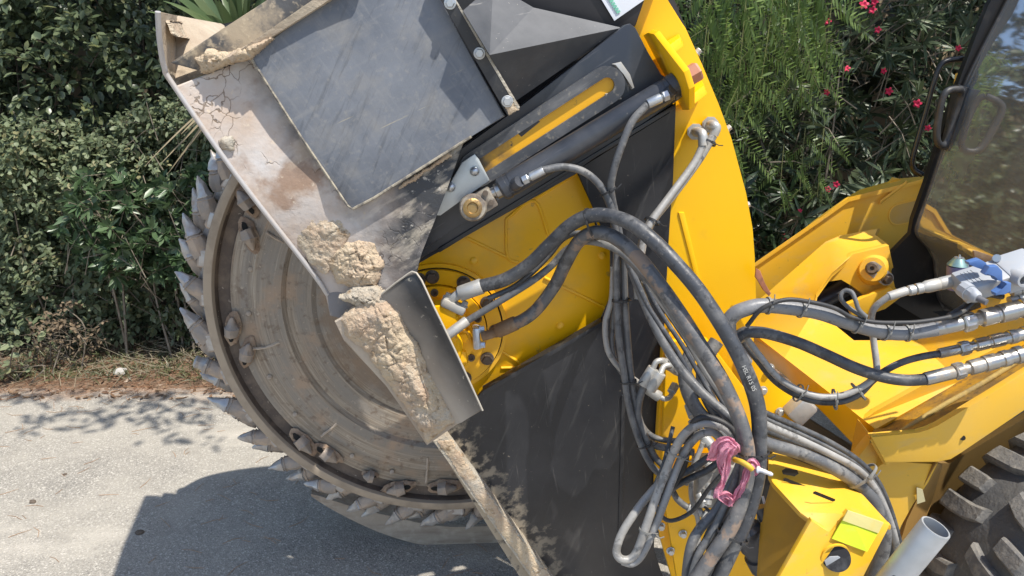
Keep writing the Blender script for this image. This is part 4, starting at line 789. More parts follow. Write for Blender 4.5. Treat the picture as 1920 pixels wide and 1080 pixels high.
# ------------------------------------------------------------------ hoses, couplers, ties
HG = 'hydraulic hoses of the saw and loader'
PATHS = {}
def hose(key, label, pts, wpx, mat, n=8, name='hydraulic_hose', corr=False, group=HG, cat='hose'):
    path = spline([P(*p) for p in pts], n)
    r = wpx * .5 * mpp(P(*pts[len(pts) // 2]))
    if corr:
        L = sum((b - a).length for a, b in zip(path, path[1:])); m = int(L / (r * .62)); q = []; acc = 0; 
        cum = [0]
        for a, b in zip(path, path[1:]): cum.append(cum[-1] + (b - a).length)
        j = 0
        for i in range(m * 2):
            s = L * i / (m * 2 - 1)
            while j < len(cum) - 2 and cum[j + 1] < s: j += 1
            q.append(path[j].lerp(path[j + 1], (s - cum[j]) / max(1e-9, cum[j + 1] - cum[j])))
        rad = [r * (1.0 if i % 2 else .84) for i in range(len(q))]; pth = q
    else: rad = [r * (1 + .035 * noise.noise(p * 14)) for p in path]; pth = path
    o = tube(name, pth, rad, mat, None, 14, 60, origin=path[0])
    tag(o, label, cat, group); PATHS[key] = (path, r, o)
    return o
def crimp(o, a, b, r, mat, nut=True, name='crimp_fitting', k=1.0):
    A, B = P(*a), P(*b); rr = r * mpp(A)
    rod(name, A, B, [(0, rr * .96), (.03, rr * 1.05), (.62, rr * 1.05), (.66, rr * .8), (.72, rr * .7), (1, rr * .7)] if nut else [(0, rr), (.04, rr * 1.06), (.96, rr * 1.06), (1, rr)], mat, o, 18)
    if nut: rod('hex_nut', A.lerp(B, .72), A.lerp(B, 1.0), [(0, rr * 1.0), (.1, rr * 1.16), (.9, rr * 1.16), (1, rr)], mat, o, 6)
def at(key, f):
    p, r, o = PATHS[key]; i = min(len(p) - 2, int(f * (len(p) - 1))); return p[i], (p[i + 1] - p[i]).normalized(), r
def near(key, x, y):
    p = PATHS[key][0]; best = min(range(len(p) - 1), key=lambda i: (lambda q: (q[0] - x) ** 2 + (q[1] - y) ** 2)(proj(p[i])))
    return p[best], (p[best + 1] - p[best]).normalized(), PATHS[key][1]
def proj(p):
    q = p - Vector((0, 0, H)); dp = q.y * CO - q.z * SI; return (960 + F * q.x / dp, 540 - F * (q.y * SI + q.z * CO) / dp)
def tie(keys, x, y, label, mat=None, wd=.0045, tail=True, group='cable ties on the hoses'):
    c = [near(k, x, y) for k in keys]; cen = sum((q[0] for q in c), Vector()) / len(c); t = c[0][1]
    s = t.cross(N3).normalized(); n = t.cross(s).normalized()
    hs = max(abs((q[0] - cen).dot(s)) + q[2] for q in c) + .0012; hn = max(abs((q[0] - cen).dot(n)) + q[2] for q in c) + .0012
    bm = bmesh.new(); m = 22; rr = []
    for (kk, e) in ((-1, 0), (-1, .0018), (1, .0018), (1, 0)):
        rr.append([bm.verts.new(cen + t * (kk * wd * .5) + s * (math.cos(2 * math.pi * i / m) * (hs + e)) + n * (math.sin(2 * math.pi * i / m) * (hn + e))) for i in range(m)])
    for a, b in zip(rr, rr[1:] + rr[:1]):
        for i in range(m): bm.faces.new((a[i], a[(i + 1) % m], b[(i + 1) % m], b[i]))
    h = cen - s * (hs + .002) - n * 0; front = cen + n * (hn + .003) * (1 if n.dot(N3) < 0 else -1) + s * hs * .35
    box_dirs(bm, front, t * wd * .7, s * wd * .8, n * .0028, .0006)
    if tail: sweep(bm, [front, front + s * .012 - N3 * .006, front + s * .022 - N3 * .004 + Z3 * .004], .0013, 4)
    o = link('cable_tie', bm, mat or TIE, None, 40, origin=cen); tag(o, label, 'cable tie', group); return o
h = hose('A', 'thick black hose arching from the upper motor port over the yellow plate', [(900, 537, 1.60), (947, 524, 1.585), (993, 495, 1.565), (1032, 457, 1.54), (1071, 421, 1.515), (1110, 404, 1.49), (1149, 406, 1.46), (1188, 422, 1.42), (1227, 453, 1.39), (1262, 489, 1.36), (1310, 545, 1.33), (1358, 618, 1.30), (1396, 690, 1.28), (1420, 760, 1.27), (1424, 830, 1.26), (1420, 900, 1.25), (1398, 975, 1.24), (1368, 1040, 1.23), (1335, 1110, 1.22)], 29, HOSEB)
crimp(h, (862, 551, 1.607), (904, 536, 1.599), 14, ZINCW, False); tube('elbow', spline([P(862, 551, 1.607), P(850, 559, 1.608), P(844, 570, 1.609)], 6), 9.5 * mpp(P(850, 560, 1.6)), ZINCW, h, 12)
h = hose('B', 'thick black hose rising from the lower motor port with a rusty brown collar', [(960, 609, 1.62), (985, 597, 1.61), (1009, 577, 1.60), (1040, 535, 1.585), (1060, 495, 1.56), (1083, 455, 1.53), (1110, 437, 1.50), (1141, 440, 1.47), (1172, 459, 1.44), (1203, 490, 1.41), (1234, 530, 1.38), (1266, 575, 1.355), (1318, 655, 1.315), (1358, 722, 1.285), (1388, 790, 1.265), (1402, 850, 1.25), (1398, 910, 1.24), (1372, 985, 1.225), (1330, 1050, 1.215), (1285, 1115, 1.21)], 28, HOSEW)
crimp(h, (932, 621, 1.628), (968, 605, 1.618), 13, BROWN, False); tube('elbow', spline([P(936, 620, 1.628), P(918, 627, 1.632), P(904, 631, 1.634)], 5), 9 * mpp(P(918, 627, 1.63)), BROWN, h, 12)
h = hose('C', 'slim grey hose running up from the motor under the two thick hoses', [(872, 604, 1.585), (935, 566, 1.58), (993, 530, 1.575), (1032, 500, 1.57), (1063, 468, 1.56), (1100, 452, 1.53), (1160, 470, 1.48), (1220, 530, 1.43), (1282, 620, 1.37), (1340, 705, 1.33), (1375, 770, 1.31), (1388, 830, 1.29), (1380, 900, 1.27), (1340, 990, 1.25), (1310, 1040, 1.24), (1290, 1110, 1.23)], 15, HOSE)
crimp(h, (838, 629, 1.57), (876, 601, 1.585), 9, ZINCW, False)
h = hose('C2', 'slim grey hose lying just above the other slim motor hose', [(915, 560, 1.60), (960, 540, 1.60), (993, 515, 1.59), (1030, 478, 1.585), (1060, 445, 1.57), (1100, 440, 1.54), (1170, 480, 1.48), (1212, 530, 1.45)], 11, HOSE)
h = hose('D', 'hose from the lower cylinder port dropping straight down the black panel', [(1018, 319, 1.545), (1055, 313, 1.545), (1090, 320, 1.54), (1118, 340, 1.54), (1138, 370, 1.54), (1150, 410, 1.545), (1156, 470, 1.55), (1155, 520, 1.55), (1157, 572, 1.55), (1160, 630, 1.545), (1170, 700, 1.54), (1178, 755, 1.535), (1193, 810, 1.53), (1215, 862, 1.52), (1240, 890, 1.51), (1290, 905, 1.50)], 13.5, HOSE)
crimp(h, (1020, 319, 1.545), (980, 339, 1.553), 8, ZINC)
h = hose('E', 'hose curving down from the upper cylinder port across the cylinder', [(1214, 196, 1.54), (1186, 227, 1.535), (1166, 272, 1.53), (1150, 322, 1.53), (1146, 360, 1.54), (1158, 420, 1.56), (1168, 480, 1.56), (1172, 560, 1.555), (1177, 640, 1.55), (1186, 725, 1.545), (1200, 790, 1.54), (1224, 850, 1.53), (1250, 880, 1.52)], 13.5, HOSE)
crimp(h, (1214, 195, 1.54), (1253, 177, 1.545), 9, ZINC)
for (k, off, lab) in (('F', 0, 'dusty hose hanging from the nearer elbow on the yellow guard'), ('G', 1, 'dusty hose hanging from the outer elbow on the yellow guard')):
    h = hose(k, lab, [(1318 + 19 * off, 272 - 18 * off, 1.64 + .02 * off), (1300 + 8 * off, 308 - 6 * off, 1.63 + .02 * off), (1260 + 4 * off, 362, 1.60 + .02 * off), (1222, 415, 1.57 + .02 * off), (1205, 455, 1.56 + .02 * off), (1196, 520, 1.55), (1198, 560, 1.54)], 17 if off else 14, HOSED)
    ex, ey = (1304, 247) if not off else (1332, 234)
    tube('elbow', spline([P(ex, ey, 1.70), P(ex + 6, ey + 1, 1.665), P(ex + 13 - 2 * off, ey + 5 + off, 1.645 + .015 * off), P(1318 + 20 * off, 273 - 20 * off, 1.64 + .02 * off)], 6), 9 * mpp(P(ex, ey, 1.66)), ZINCW, h, 12)
    rod('hex_nut', P(ex, ey, 1.738), P(ex, ey, 1.70), [(0, .019), (.35, .019), (.36, .0155), (1, .0155)], ZINCW, h, 8)
h = hose('Hh', 'grey hose sweeping from behind the thick hoses down to the pink rag', [(1172, 470, 1.54), (1192, 525, 1.52), (1219, 592, 1.49), (1246, 645, 1.46), (1280, 696, 1.43), (1318, 738, 1.40), (1360, 775, 1.37), (1388, 806, 1.35), (1400, 838, 1.33), (1396, 890, 1.30), (1372, 945, 1.28)], 18, HOSE)
h = hose('I', 'dusty hose with pale ink marks beside the cracked thick hose', [(1212, 520, 1.45), (1240, 565, 1.43), (1284, 625, 1.40), (1327, 700, 1.37), (1368, 757, 1.345), (1392, 800, 1.33), (1402, 850, 1.31)], 14, HOSED)
h = hose('J', 'hose bowing out to the left of the vertical pair on the black panel', [(1150, 500, 1.57), (1147, 560, 1.57), (1135, 605, 1.57), (1138, 650, 1.57), (1150, 676, 1.57), (1170, 697, 1.57), (1195, 716, 1.57), (1216, 730, 1.57)], 11, HOSED)
crimp(h, (1210, 726, 1.565), (1236, 744, 1.56), 10, ZINCW, False); tube('elbow', spline([P(1234, 743, 1.56), P(1248, 748, 1.56), P(1258, 742, 1.57), P(1262, 728, 1.585)], 5), 5 * mpp(P(1240, 740, 1.56)), ZINCW, h, 10)
rod('hex_nut', P(1259, 735, 1.575), P(1266, 722, 1.59), .011, ZINCW, h, 6)
h = hose('J2', 'hose bowing to the left just inside the outermost one', [(1156, 520, 1.575), (1150, 600, 1.575), (1148, 650, 1.575), (1160, 690, 1.575), (1185, 725, 1.57), (1180, 757, 1.57), (1189, 738, 1.565)], 10, HOSE)
h = hose('K', 'hose looping down from the bright double elbow on the valve', [(1216, 712, 1.545), (1202, 738, 1.54), (1196, 775, 1.54), (1204, 815, 1.54), (1226, 834, 1.54), (1262, 842, 1.54), (1300, 848, 1.54)], 14, HOSE)
for i, (dx, dy) in enumerate(((0, 0), (14, 9))):
    crimp(h, (1205 + dx, 722 + dy, 1.535 - .01 * i), (1225 + dx, 690 + dy, 1.535 - .01 * i), 10, ZINCW, False); tube('elbow', spline([P(1224 + dx, 692 + dy, 1.535 - .01 * i), P(1230 + dx, 679 + dy, 1.535), P(1241 + dx, 676 + dy, 1.54), P(1252 + dx, 682 + dy, 1.56)], 5), 5.5 * mpp(P(1240, 680, 1.53)), ZINCW, h, 10)
    rod('hex_nut', P(1243 + dx, 677 + dy, 1.545), P(1258 + dx, 688 + dy, 1.57), [(0, .009), (.3, .012), (1, .012)], ZINCW, h, 6)
h = hose('K2', 'hose crossing level behind the loop to the valve', [(1199, 790, 1.555), (1215, 812, 1.555), (1240, 824, 1.555), (1290, 828, 1.55)], 11, HOSE)
h = hose('L', 'grey arched hose tied double beside the pink rag, outer run', [(1388, 870, 1.34), (1381, 830, 1.34), (1362, 804, 1.34), (1335, 793, 1.35), (1305, 797, 1.36), (1280, 818, 1.37), (1262, 850, 1.38), (1249, 882, 1.38), (1231, 930, 1.37), (1212, 985, 1.36), (1196, 1030, 1.36), (1182, 1048, 1.36), (1164, 1048, 1.36), (1156, 1032, 1.37), (1166, 1000, 1.38), (1188, 965, 1.39), (1215, 930, 1.41), (1262, 880, 1.43)], 16, HOSED)
h = hose('M', 'grey arched hose tied double beside the pink rag, inner run', [(1368, 850, 1.37), (1345, 815, 1.365), (1318, 812, 1.37), (1294, 832, 1.38), (1276, 862, 1.385), (1263, 894, 1.38), (1246, 940, 1.37), (1226, 992, 1.365), (1205, 1038, 1.36), (1186, 1056, 1.36), (1166, 1052, 1.365)], 15, SLEEVE)
h = hose('N', 'black corrugated conduit over the arched hoses', [(1391, 842, 1.33), (1372, 804, 1.335), (1333, 783, 1.35), (1303, 789, 1.36), (1292, 825, 1.39), (1284, 870, 1.40), (1266, 905, 1.40), (1235, 940, 1.41), (1215, 950, 1.42)], 12, CORR, corr=True, name='corrugated_conduit', cat='conduit')
h = hose('O', 'dark hose crossing behind the pink rag, upper one', [(1348, 845, 1.42), (1322, 862, 1.42), (1296, 880, 1.42), (1268, 896, 1.42), (1240, 925, 1.43)], 13, HOSEB)
h = hose('O2', 'dark hose crossing behind the pink rag, lower one', [(1352, 862, 1.42), (1326, 882, 1.42), (1296, 896, 1.42), (1262, 915, 1.43), (1238, 945, 1.44)], 13, HOSEB)
h = hose('Q', 'short hose with a bare crimp across the yellow lower plate', [(1262, 922, 1.52), (1270, 936, 1.515), (1284, 948, 1.51), (1300, 956, 1.50)], 12, HOSE)
crimp(h, (1290, 951, 1.505), (1328, 969, 1.49), 8.5, ZINCW)
h = hose('R', 'lower hose curving away to the bottom left below the rag', [(1398, 840, 1.31), (1385, 880, 1.30), (1368, 915, 1.29), (1345, 955, 1.28), (1312, 992, 1.27), (1294, 1030, 1.26), (1284, 1110, 1.25)], 19, HOSE)
h = hose('S', 'ribbed conduit alongside the lower hose below the rag', [(1385, 905, 1.32), (1365, 950, 1.31), (1342, 985, 1.30), (1318, 1020, 1.28), (1302, 1050, 1.27), (1294, 1110, 1.26)], 13, CORR, corr=True, name='corrugated_conduit', cat='conduit')
for i, (x, wv, lab) in enumerate(((1296, 26, 'thick pale hose rising behind the bundle, left of two'), (1330, 27, 'thick pale hose rising behind the bundle, right of two'))):
    h = hose('T%d' % i, lab, [(x + 14, 640, 1.56), (x - 2, 665, 1.55), (x - 12, 700, 1.54), (x - 6, 735, 1.53), (x + 12, 770, 1.52), (x + 40, 800, 1.51), (x + 70, 830, 1.50)], wv, HOSE)
h = hose('U', 'thick upper loader hose tied to conduit, plugged into the top coupler', [(1398, 680, 1.44), (1372, 640, 1.43), (1366, 607, 1.42), (1376, 590, 1.415), (1396, 580, 1.41), (1428, 573, 1.41), (1481, 577, 1.41), (1534, 586, 1.41), (1586, 603, 1.405), (1639, 619, 1.40), (1692, 625, 1.40), (1760, 616, 1.40)], 28, HOSEM)
crimp(h, (1752, 617, 1.40), (1802, 606, 1.40), 13.5, CHROME, False)
def coupler(o, a, b, r, mat=CHROME):
    A, B = P(*a), P(*b); k = mpp(A) * r
    rod('coupler', A, B, [(0, k * .8), (.04, k * 1.15), (.14, k * 1.15), (.16, k * .8), (.22, k * .8), (.24, k * 1.1), (.40, k * 1.1), (.41, k * 1.0), (.44, k * 1.0), (.45, k * 1.18), (.62, k * 1.18), (.63, k * 1.05), (.70, k * 1.05), (.71, k * 1.22), (.80, k * 1.22), (.82, k * 1.1), (.9, k * 1.1), (.91, k * 1.3), (1, k * 1.3)], mat, o, 20)
    rod('hex_nut', A, A.lerp(B, .13), [(0, k * 1.1), (.1, k * 1.25), (.9, k * 1.25), (1, k * 1.1)], mat, o, 6)
coupler(h, (1802, 606, 1.40), (1960, 568, 1.40), 15)
h = hose('V', 'thick lower loader hose plugged into the bottom coupler', [(1376, 640, 1.46), (1394, 624, 1.455), (1420, 623, 1.45), (1446, 627, 1.45), (1498, 643, 1.445), (1551, 666, 1.44), (1604, 690, 1.43), (1657, 707, 1.42), (1700, 713, 1.41), (1738, 711, 1.40)], 22, HOSEB)
crimp(h, (1734, 711, 1.40), (1788, 698, 1.40), 12, CHROME, False); coupler(h, (1788, 698, 1.40), (1915, 664, 1.40), 13)
h = hose('W', 'hose that dips under the loader hoses and rises to the middle coupler', [(1393, 640, 1.50), (1421, 676, 1.49), (1453, 714, 1.48), (1495, 741, 1.47), (1537, 753, 1.46), (1579, 752, 1.45), (1612, 738, 1.45), (1636, 714, 1.45), (1660, 695, 1.45), (1692, 679, 1.45), (1727, 669, 1.44), (1764, 663, 1.44)], 13, HOSEB)
crimp(h, (1760, 663, 1.44), (1798, 655, 1.44), 9, CHROME, False); coupler(h, (1798, 655, 1.44), (1930, 624, 1.44), 11)
h = hose('X', 'dusty hose dipping with the dark one, then rising to the connector fitting', [(1397, 630, 1.475), (1425, 668, 1.465), (1457, 706, 1.455), (1498, 732, 1.445), (1540, 744, 1.435), (1580, 741, 1.43), (1615, 726, 1.43), (1638, 708, 1.43), (1644, 690, 1.45), (1638, 640, 1.47), (1634, 600, 1.47), (1640, 577, 1.46), (1666, 556, 1.45), (1672, 553, 1.45)], 12.5, HOSED)
crimp(h, (1666, 556, 1.45), (1700, 545, 1.45), 8, ZINCW, False)
A, B = P(1700, 546, 1.45), P(1786, 527, 1.45); k = mpp(A)
rod('coupler', A, B, [(0, 6 * k), (.05, 10 * k), (.16, 10 * k), (.17, 7 * k), (.2, 7 * k), (.21, 10.5 * k), (.32, 10.5 * k), (.34, 9 * k), (.44, 12 * k), (.68, 12 * k), (.7, 11 * k), (.76, 12.5 * k), (1, 12.5 * k)], ZINCW, h, 16)
h = hose('Yc', 'grey ribbed conduit with a small loop above the upper loader hose', [(1400, 612, 1.40), (1430, 578, 1.392), (1474, 562, 1.39), (1523, 567, 1.39), (1565, 578, 1.39), (1596, 594, 1.387), (1640, 604, 1.38), (1690, 605, 1.38), (1727, 603, 1.38), (1780, 594, 1.385), (1808, 582, 1.40), (1826, 565, 1.42), (1850, 555, 1.44)], 9, CORR, corr=True, name='corrugated_conduit', cat='conduit')
h = hose('Yl', 'short curl of grey spiral conduit standing above the upper loader hose', [(1618, 594, 1.385), (1596, 580, 1.40), (1582, 568, 1.41), (1576, 555, 1.41), (1584, 545, 1.41), (1597, 548, 1.40), (1604, 563, 1.39), (1610, 580, 1.385), (1624, 594, 1.38)], 9, layered('grey spiral conduit', (.13, .13, .13), .6), corr=True, name='corrugated_conduit', cat='conduit')
for i, (mt_, wd, off, lab) in enumerate(((HOSEB, 10, 0, 'dark upper hose of the bundle curving over the yellow bracket'), (HOSE, 9, 10, 'second hose from the top of the bundle over the yellow bracket'), (HOSED, 15, 21, 'pale pink stained hose of the bundle over the yellow bracket'))):
    hose('Z%d' % i, lab, [(1418, 764 + off, 1.36), (1440, 776 + off, 1.37), (1500, 802 + off, 1.38), (1560, 831 + off, 1.38), (1608, 862 + off * .8, 1.38), (1643 - off * .3, 898 + off * .6, 1.38), (1666 - off * .35, 945 + off * .4, 1.39), (1683 - off * .35, 1000, 1.40), (1690 - off * .35, 1040, 1.42), (1686 - off * .4, 1100, 1.45)], wd, mt_)
h = hose('Z4', 'thick lower hose of the bundle curving over the yellow bracket', [(1415, 820, 1.37), (1443, 832, 1.375), (1506, 851, 1.38), (1565, 878, 1.38), (1606, 906, 1.38), (1637, 938, 1.38), (1655, 980, 1.385), (1657, 1024, 1.39), (1641, 1080, 1.40), (1630, 1120, 1.41)], 26, HOSE)
h = hose('Z5', 'dark hose deepest in the bundle over the yellow bracket', [(1420, 800, 1.42), (1470, 822, 1.42), (1540, 850, 1.42), (1600, 884, 1.42), (1640, 925, 1.42), (1672, 985, 1.42), (1670, 1080, 1.43)], 16, HOSEB)
for i, (o_, wd_, mt2, lab) in enumerate(((0, 9, HOSEB, 'slim black hose threading through the middle of the bundle beside the valve'), (14, 11, HOSE, 'slim grey hose tucked behind the cracked thick hose'), (26, 8, HOSED, 'thin pale hose just inside the outer thick hose'), (-16, 9, HOSEB, 'thin dark hose lying deepest in the bundle'))):
    hose('q%d' % i, lab, [(1196 + o_, 500, 1.52), (1232 + o_, 575, 1.49), (1282 + o_, 652, 1.45), (1332 + o_, 738, 1.41), (1372 + o_ * .8, 800, 1.375), (1392 + o_ * .5, 860, 1.34), (1372 + o_ * .6, 940, 1.31), (1335 + o_ * .8, 1010, 1.29), (1312 + o_ * .9, 1110, 1.27)], wd_, mt2)
hose('q8', 'thin black hose looping low behind the arched pair', [(1262, 800, 1.50), (1244, 870, 1.46), (1224, 930, 1.45), (1250, 975, 1.44), (1296, 960, 1.44), (1330, 915, 1.42), (1362, 880, 1.38)], 8, HOSEB)
hose('q9', 'thin dusty hose dropping from the valve to the lower plate', [(1318, 830, 1.48), (1300, 880, 1.47), (1296, 930, 1.46), (1310, 985, 1.45), (1304, 1060, 1.44), (1296, 1110, 1.44)], 9, HOSED)
tie(['A', 'B'], 1108, 418, 'black tie round both thick hoses at the top of their arch'); tie(['A', 'B'], 1415, 845, 'thin black tie round the thick hoses level with the rag', wd=.003)
tie(['A', 'B'], 1385, 1010, 'black tie round the thick hoses near the bottom of the picture')
tie(['D', 'E'], 1146, 355, 'black tie joining the two cylinder hoses'); tie(['D', 'E'], 1164, 562, 'black tie round the vertical pair beside the yellow plate'); tie(['D', 'E'], 1172, 714, 'black tie round the vertical pair beside the bright crimps'); tie(['D', 'E'], 1205, 838, 'black tie round the vertical pair low on the black panel')
tie(['F', 'G'], 1332, 258, 'black tie joining the two dusty hoses by their elbows'); tie(['F', 'G'], 1220, 417, 'black tie joining the two dusty hoses above the thick arch')
tie(['L', 'M'], 1264, 848, 'grey tie round the arched pair near its top', TIEG); tie(['L', 'M'], 1208, 990, 'grey tie round the arched pair near its bottom', TIEG)
tie(['R', 'S'], 1336, 966, 'black tie round the lower hose and ribbed conduit')
for (x, lab) in ((1442, 'leftmost tie on the upper loader hose'), (1497, 'second tie from the left on the upper loader hose'), (1614, 'tie just below the spiral curl on the upper loader hose'), (1662, 'tie right of the vertical dusty hose on the upper loader hose'), (1700, 'rightmost tie on the upper loader hose')):
    tie(['U'], x, 590, lab, TIEG, .004)
for (x, y, lab) in ((1495, 735, 'left tie on the dipping hose pair'), (1566, 748, 'middle tie on the dipping hose pair'), (1608, 735, 'right tie on the dipping hose pair')): tie(['W', 'X'], x, y, lab, TIEG, .004)
tie(['Z0', 'Z4'], 1618, 890, 'dusty tie round the hose bundle above the lime sticker', TIEG, .007)
# printed lettering on two hoses
def print_on(key, f, txt, size, turn=0):
    p, t, r = at(key, f); cu = bpy.data.curves.new('lettering', 'FONT'); cu.body = txt; cu.size = size; cu.extrude = .0002
    o = bpy.data.objects.new('lettering', cu); vd = (Vector((0, 0, H)) - p).normalized()
    n = (vd - t * vd.dot(t)).normalized(); s = n.cross(t)
    M4 = Matrix((t, s, n)).transposed().to_4x4(); M4.translation = p + n * (r * 1.04) - s * size * .35
    COL.objects.link(o); dg = bpy.context.evaluated_depsgraph_get(); me = bpy.data.meshes.new_from_object(o.evaluated_get(dg)); bpy.data.objects.remove(o)
    par = PATHS[key][2]; me.transform(Matrix.Translation(-par.location) @ M4); me.materials.clear(); me.materials.append(INK)
    q = bpy.data.objects.new('lettering', me); COL.objects.link(q); q.parent = par
INK = layered('pale hose print', (.48, .47, .44), .8, 0)
print_on('A', .66, 'HSL R15 05', .011); print_on('I', .22, '1SN 06 DN', .009)
# ------------------------------------------------------------------ rag, wire, connector, can, pipe, strip
def ribbon(bm, pts, wids, n=8, th=.003, seed=0):
    path = spline([P(*p) for p in pts], n); m = len(path); rows = []
    for i, p in enumerate(path):
        t = (path[min(i + 1, m - 1)] - path[max(i - 1, 0)]).normalized(); s = t.cross(N3).normalized(); f = i / (m - 1) * (len(wids) - 1); k = min(int(f), len(wids) - 2)
        w_ = (wids[k] * (1 - f + k) + wids[k + 1] * (f - k)) * mpp(p) * .5 * (1 + .22 * noise.noise((i * .22, seed, 0))); row = []
        for j in range(7):
            a = (j - 3) / 3.0; z = .008 * noise.noise((j * .55 + seed, i * .10, seed)) + .0034 * math.sin(j * 2.4 + i * .15 + seed) * (1 if j % 2 else .5)
            row.append(bm.verts.new(p + s * (w_ * (a + .12 * noise.noise((i * .9, j * 3.0 if abs(a) == 1 else 0, seed)))) + N3 * z))
        rows.append(row)
    for a, b in zip(rows, rows[1:]):
        for j in range(6): bm.faces.new((a[j], a[j + 1], b[j + 1], b[j]))
bm = bmesh.new()
ribbon(bm, [(1384, 850, 1.250), (1366, 832, 1.245), (1350, 840, 1.25), (1336, 856, 1.265), (1330, 864, 1.275)], [16, 30, 34, 24, 14], seed=1)
ribbon(bm, [(1380, 838, 1.235), (1364, 828, 1.235), (1350, 836, 1.24), (1344, 850, 1.25)], [12, 22, 26, 12], seed=11)
ribbon(bm, [(1374, 836, 1.23), (1362, 850, 1.232), (1353, 870, 1.245), (1358, 892, 1.245), (1350, 915, 1.24), (1345, 934, 1.24)], [18, 24, 18, 13, 12, 17], seed=2)
ribbon(bm, [(1366, 846, 1.236), (1362, 876, 1.236), (1355, 906, 1.236), (1348, 925, 1.232), (1358, 938, 1.232), (1372, 946, 1.232)], [8, 15, 9, 17, 11, 14], seed=3)
ribbon(bm, [(1352, 846, 1.243), (1352, 866, 1.246), (1358, 884, 1.24), (1355, 900, 1.24)], [10, 16, 12, 5], seed=13)
ribbon(bm, [(1412, 872, 1.225), (1402, 880, 1.222), (1395, 900, 1.225), (1389, 918, 1.225), (1377, 938, 1.23), (1370, 948, 1.23)], [17, 11, 10, 13, 16, 9], seed=4)
ribbon(bm, [(1404, 876, 1.219), (1400, 894, 1.219), (1393, 912, 1.22), (1384, 930, 1.225)], [6, 9, 8, 4], seed=14)
ribbon(bm, [(1400, 872, 1.222), (1410, 866, 1.216), (1419, 878, 1.215), (1416, 892, 1.215)], [8, 17, 14, 4], seed=6)
ribbon(bm, [(1350, 932, 1.232), (1362, 928, 1.228), (1372, 936, 1.228), (1366, 948, 1.23)], [8, 15, 13, 6], seed=7)
bmesh.ops.solidify(bm, geom=bm.faces[:], thickness=.0008)
tag(link('rag', bm, PINK, None, 34, origin=P(1360, 880, 1.24)), 'torn pink rag knotted round the hose bundle', 'rag')
bm = bmesh.new(); sweep(bm, spline([P(1378, 862, 1.245), P(1390, 866, 1.225), P(1404, 874, 1.215), P(1410, 880, 1.214)], 5), .0055, 8)
tag(link('wire_end', bm, layered('yellow wire sheath', (.60, .38, .03), .6, 0, [('n', 40, .5, .7, (.25, .15, .05), .8, 0, .8)]), None, 50, origin=P(1390, 866, 1.22)), 'stub of yellow wire sticking out of the rag knot', 'wire')
bm = bmesh.new(); sweep(bm, spline([P(1418, 880, 1.21), P(1428, 882, 1.205), P(1440, 887, 1.205), P(1448, 890, 1.205)], 5), [.0045, .007, .0075, .0055, .0045, .0045, .004, .0045, .0045, .004, .0035, .004, .0045, .004, .0035, .003], 8)
tag(link('tape_tail', bm, layered('pale tape', (.60, .55, .5), .7, 0, [('n', 60, .45, .6, (.45, .48, .55), .8, 0, .9)]), None, 50, origin=P(1430, 882, 1.2)), 'tail of pale tape poking right from the rag knot', 'tape')
CB = empty('connector_box', P(1850, 530, 1.42), 'grey multi pin connector with blue locking levers above the loader couplers', 'connector')
ex = (P(1905, 512, 1.40) - P(1800, 545, 1.40)).normalized(); ez = (N3 * -.35 + Z3 * .94); ez = (ez - ex * ez.dot(ex)).normalized(); ey = ez.cross(ex)
c = P(1838, 528, 1.42)
bm = bmesh.new(); box_dirs(bm, c, ex * .045, ey * .030, ez * .020, .004); link('hood_housing', bm, GREYPL, CB, 30)
for i in range(4): 
    bm = bmesh.new(); box_dirs(bm, c + ez * .0203 - ex * (.030 - .007 * i), ex * .0012, ey * .020, ez * .0008); link('grip_rib', bm, GREYPL, CB, 0)
c2 = P(1905, 508, 1.42)
bm = bmesh.new(); box_dirs(bm, c2, ex * .034, ey * .034, ez * .024, .004); link('base_housing', bm, GREYPL, CB, 30)
pA = P(1912, 522, 1.38); rod('cable_port', pA + N3 * .02, pA - N3 * .014, [(0, .015), (.9, .015), (1, .014), (1.001, .0095), (.4, .009)], GREYPL, CB, 20)
g0, g1 = P(1812, 545, 1.39), P(1834, 560, 1.36); rod('cable_gland', g0, g1, [(-.3, .017), (.25, .017), (.26, .014), (.5, .0145), (.8, .013), (1, .009)], GREYPL, CB, 10)
rod('cable_stub', g1, P(1850, 567, 1.345), [(0, .0062), (1, .0062)], layered('grey cable', (.12, .12, .13), .6), CB, 12)
for (pts, d) in (([(1817, 492), (1838, 486), (1850, 493), (1853, 502), (1846, 507), (1832, 502), (1818, 497)], 1.40), ([(1846, 514), (1856, 500), (1872, 499), (1880, 508), (1881, 528), (1868, 526), (1867, 515), (1850, 517)], 1.372), ([(1866, 549), (1884, 541), (1886, 530), (1897, 531), (1896, 548), (1884, 552), (1868, 555)], 1.36)):
    plate('locking_lever', pts, d, .016, BLUEPL, CB, .003)
plate('bracket_plate', [(1826, 471), (1830, 470), (1925, 502), (1925, 508), (1862, 488), (1860, 494), (1828, 490)], 1.47, .006, BROWN, CB, .001)
for (x, y) in ((1869, 484), (1917, 502)): rod('bolt_head', P(x, y, 1.44), P(x, y, 1.428), .008, ZINC, CB, 10)
tube('cable', spline([P(1780, 592, 1.40), P(1808, 575, 1.42), P(1825, 560, 1.45), P(1850, 552, 1.46), P(1880, 556, 1.46)], 6), .0065, HOSEB, CB, 10)
plate('mount_post', [(1846, 558), (1896, 548), (1900, 572), (1850, 582)], 1.46, .02, LYEL, CB, .003)
for (x, y) in ((1905, 545), (1900, 560), (1918, 535)): rod('adapter', P(x - 8, y + 4, 1.43), P(x + 30, y - 6, 1.43), [(0, .009), (.4, .009), (.41, .012), (1, .012)], ZINCW, CB, 12)
SCN = empty('spray_can', P(1795, 530, 1.56), 'blue spray can with a pale green top, behind the grey connector', 'spray can')
a, b2 = P(1795, 540, 1.56), P(1796, 497, 1.56)
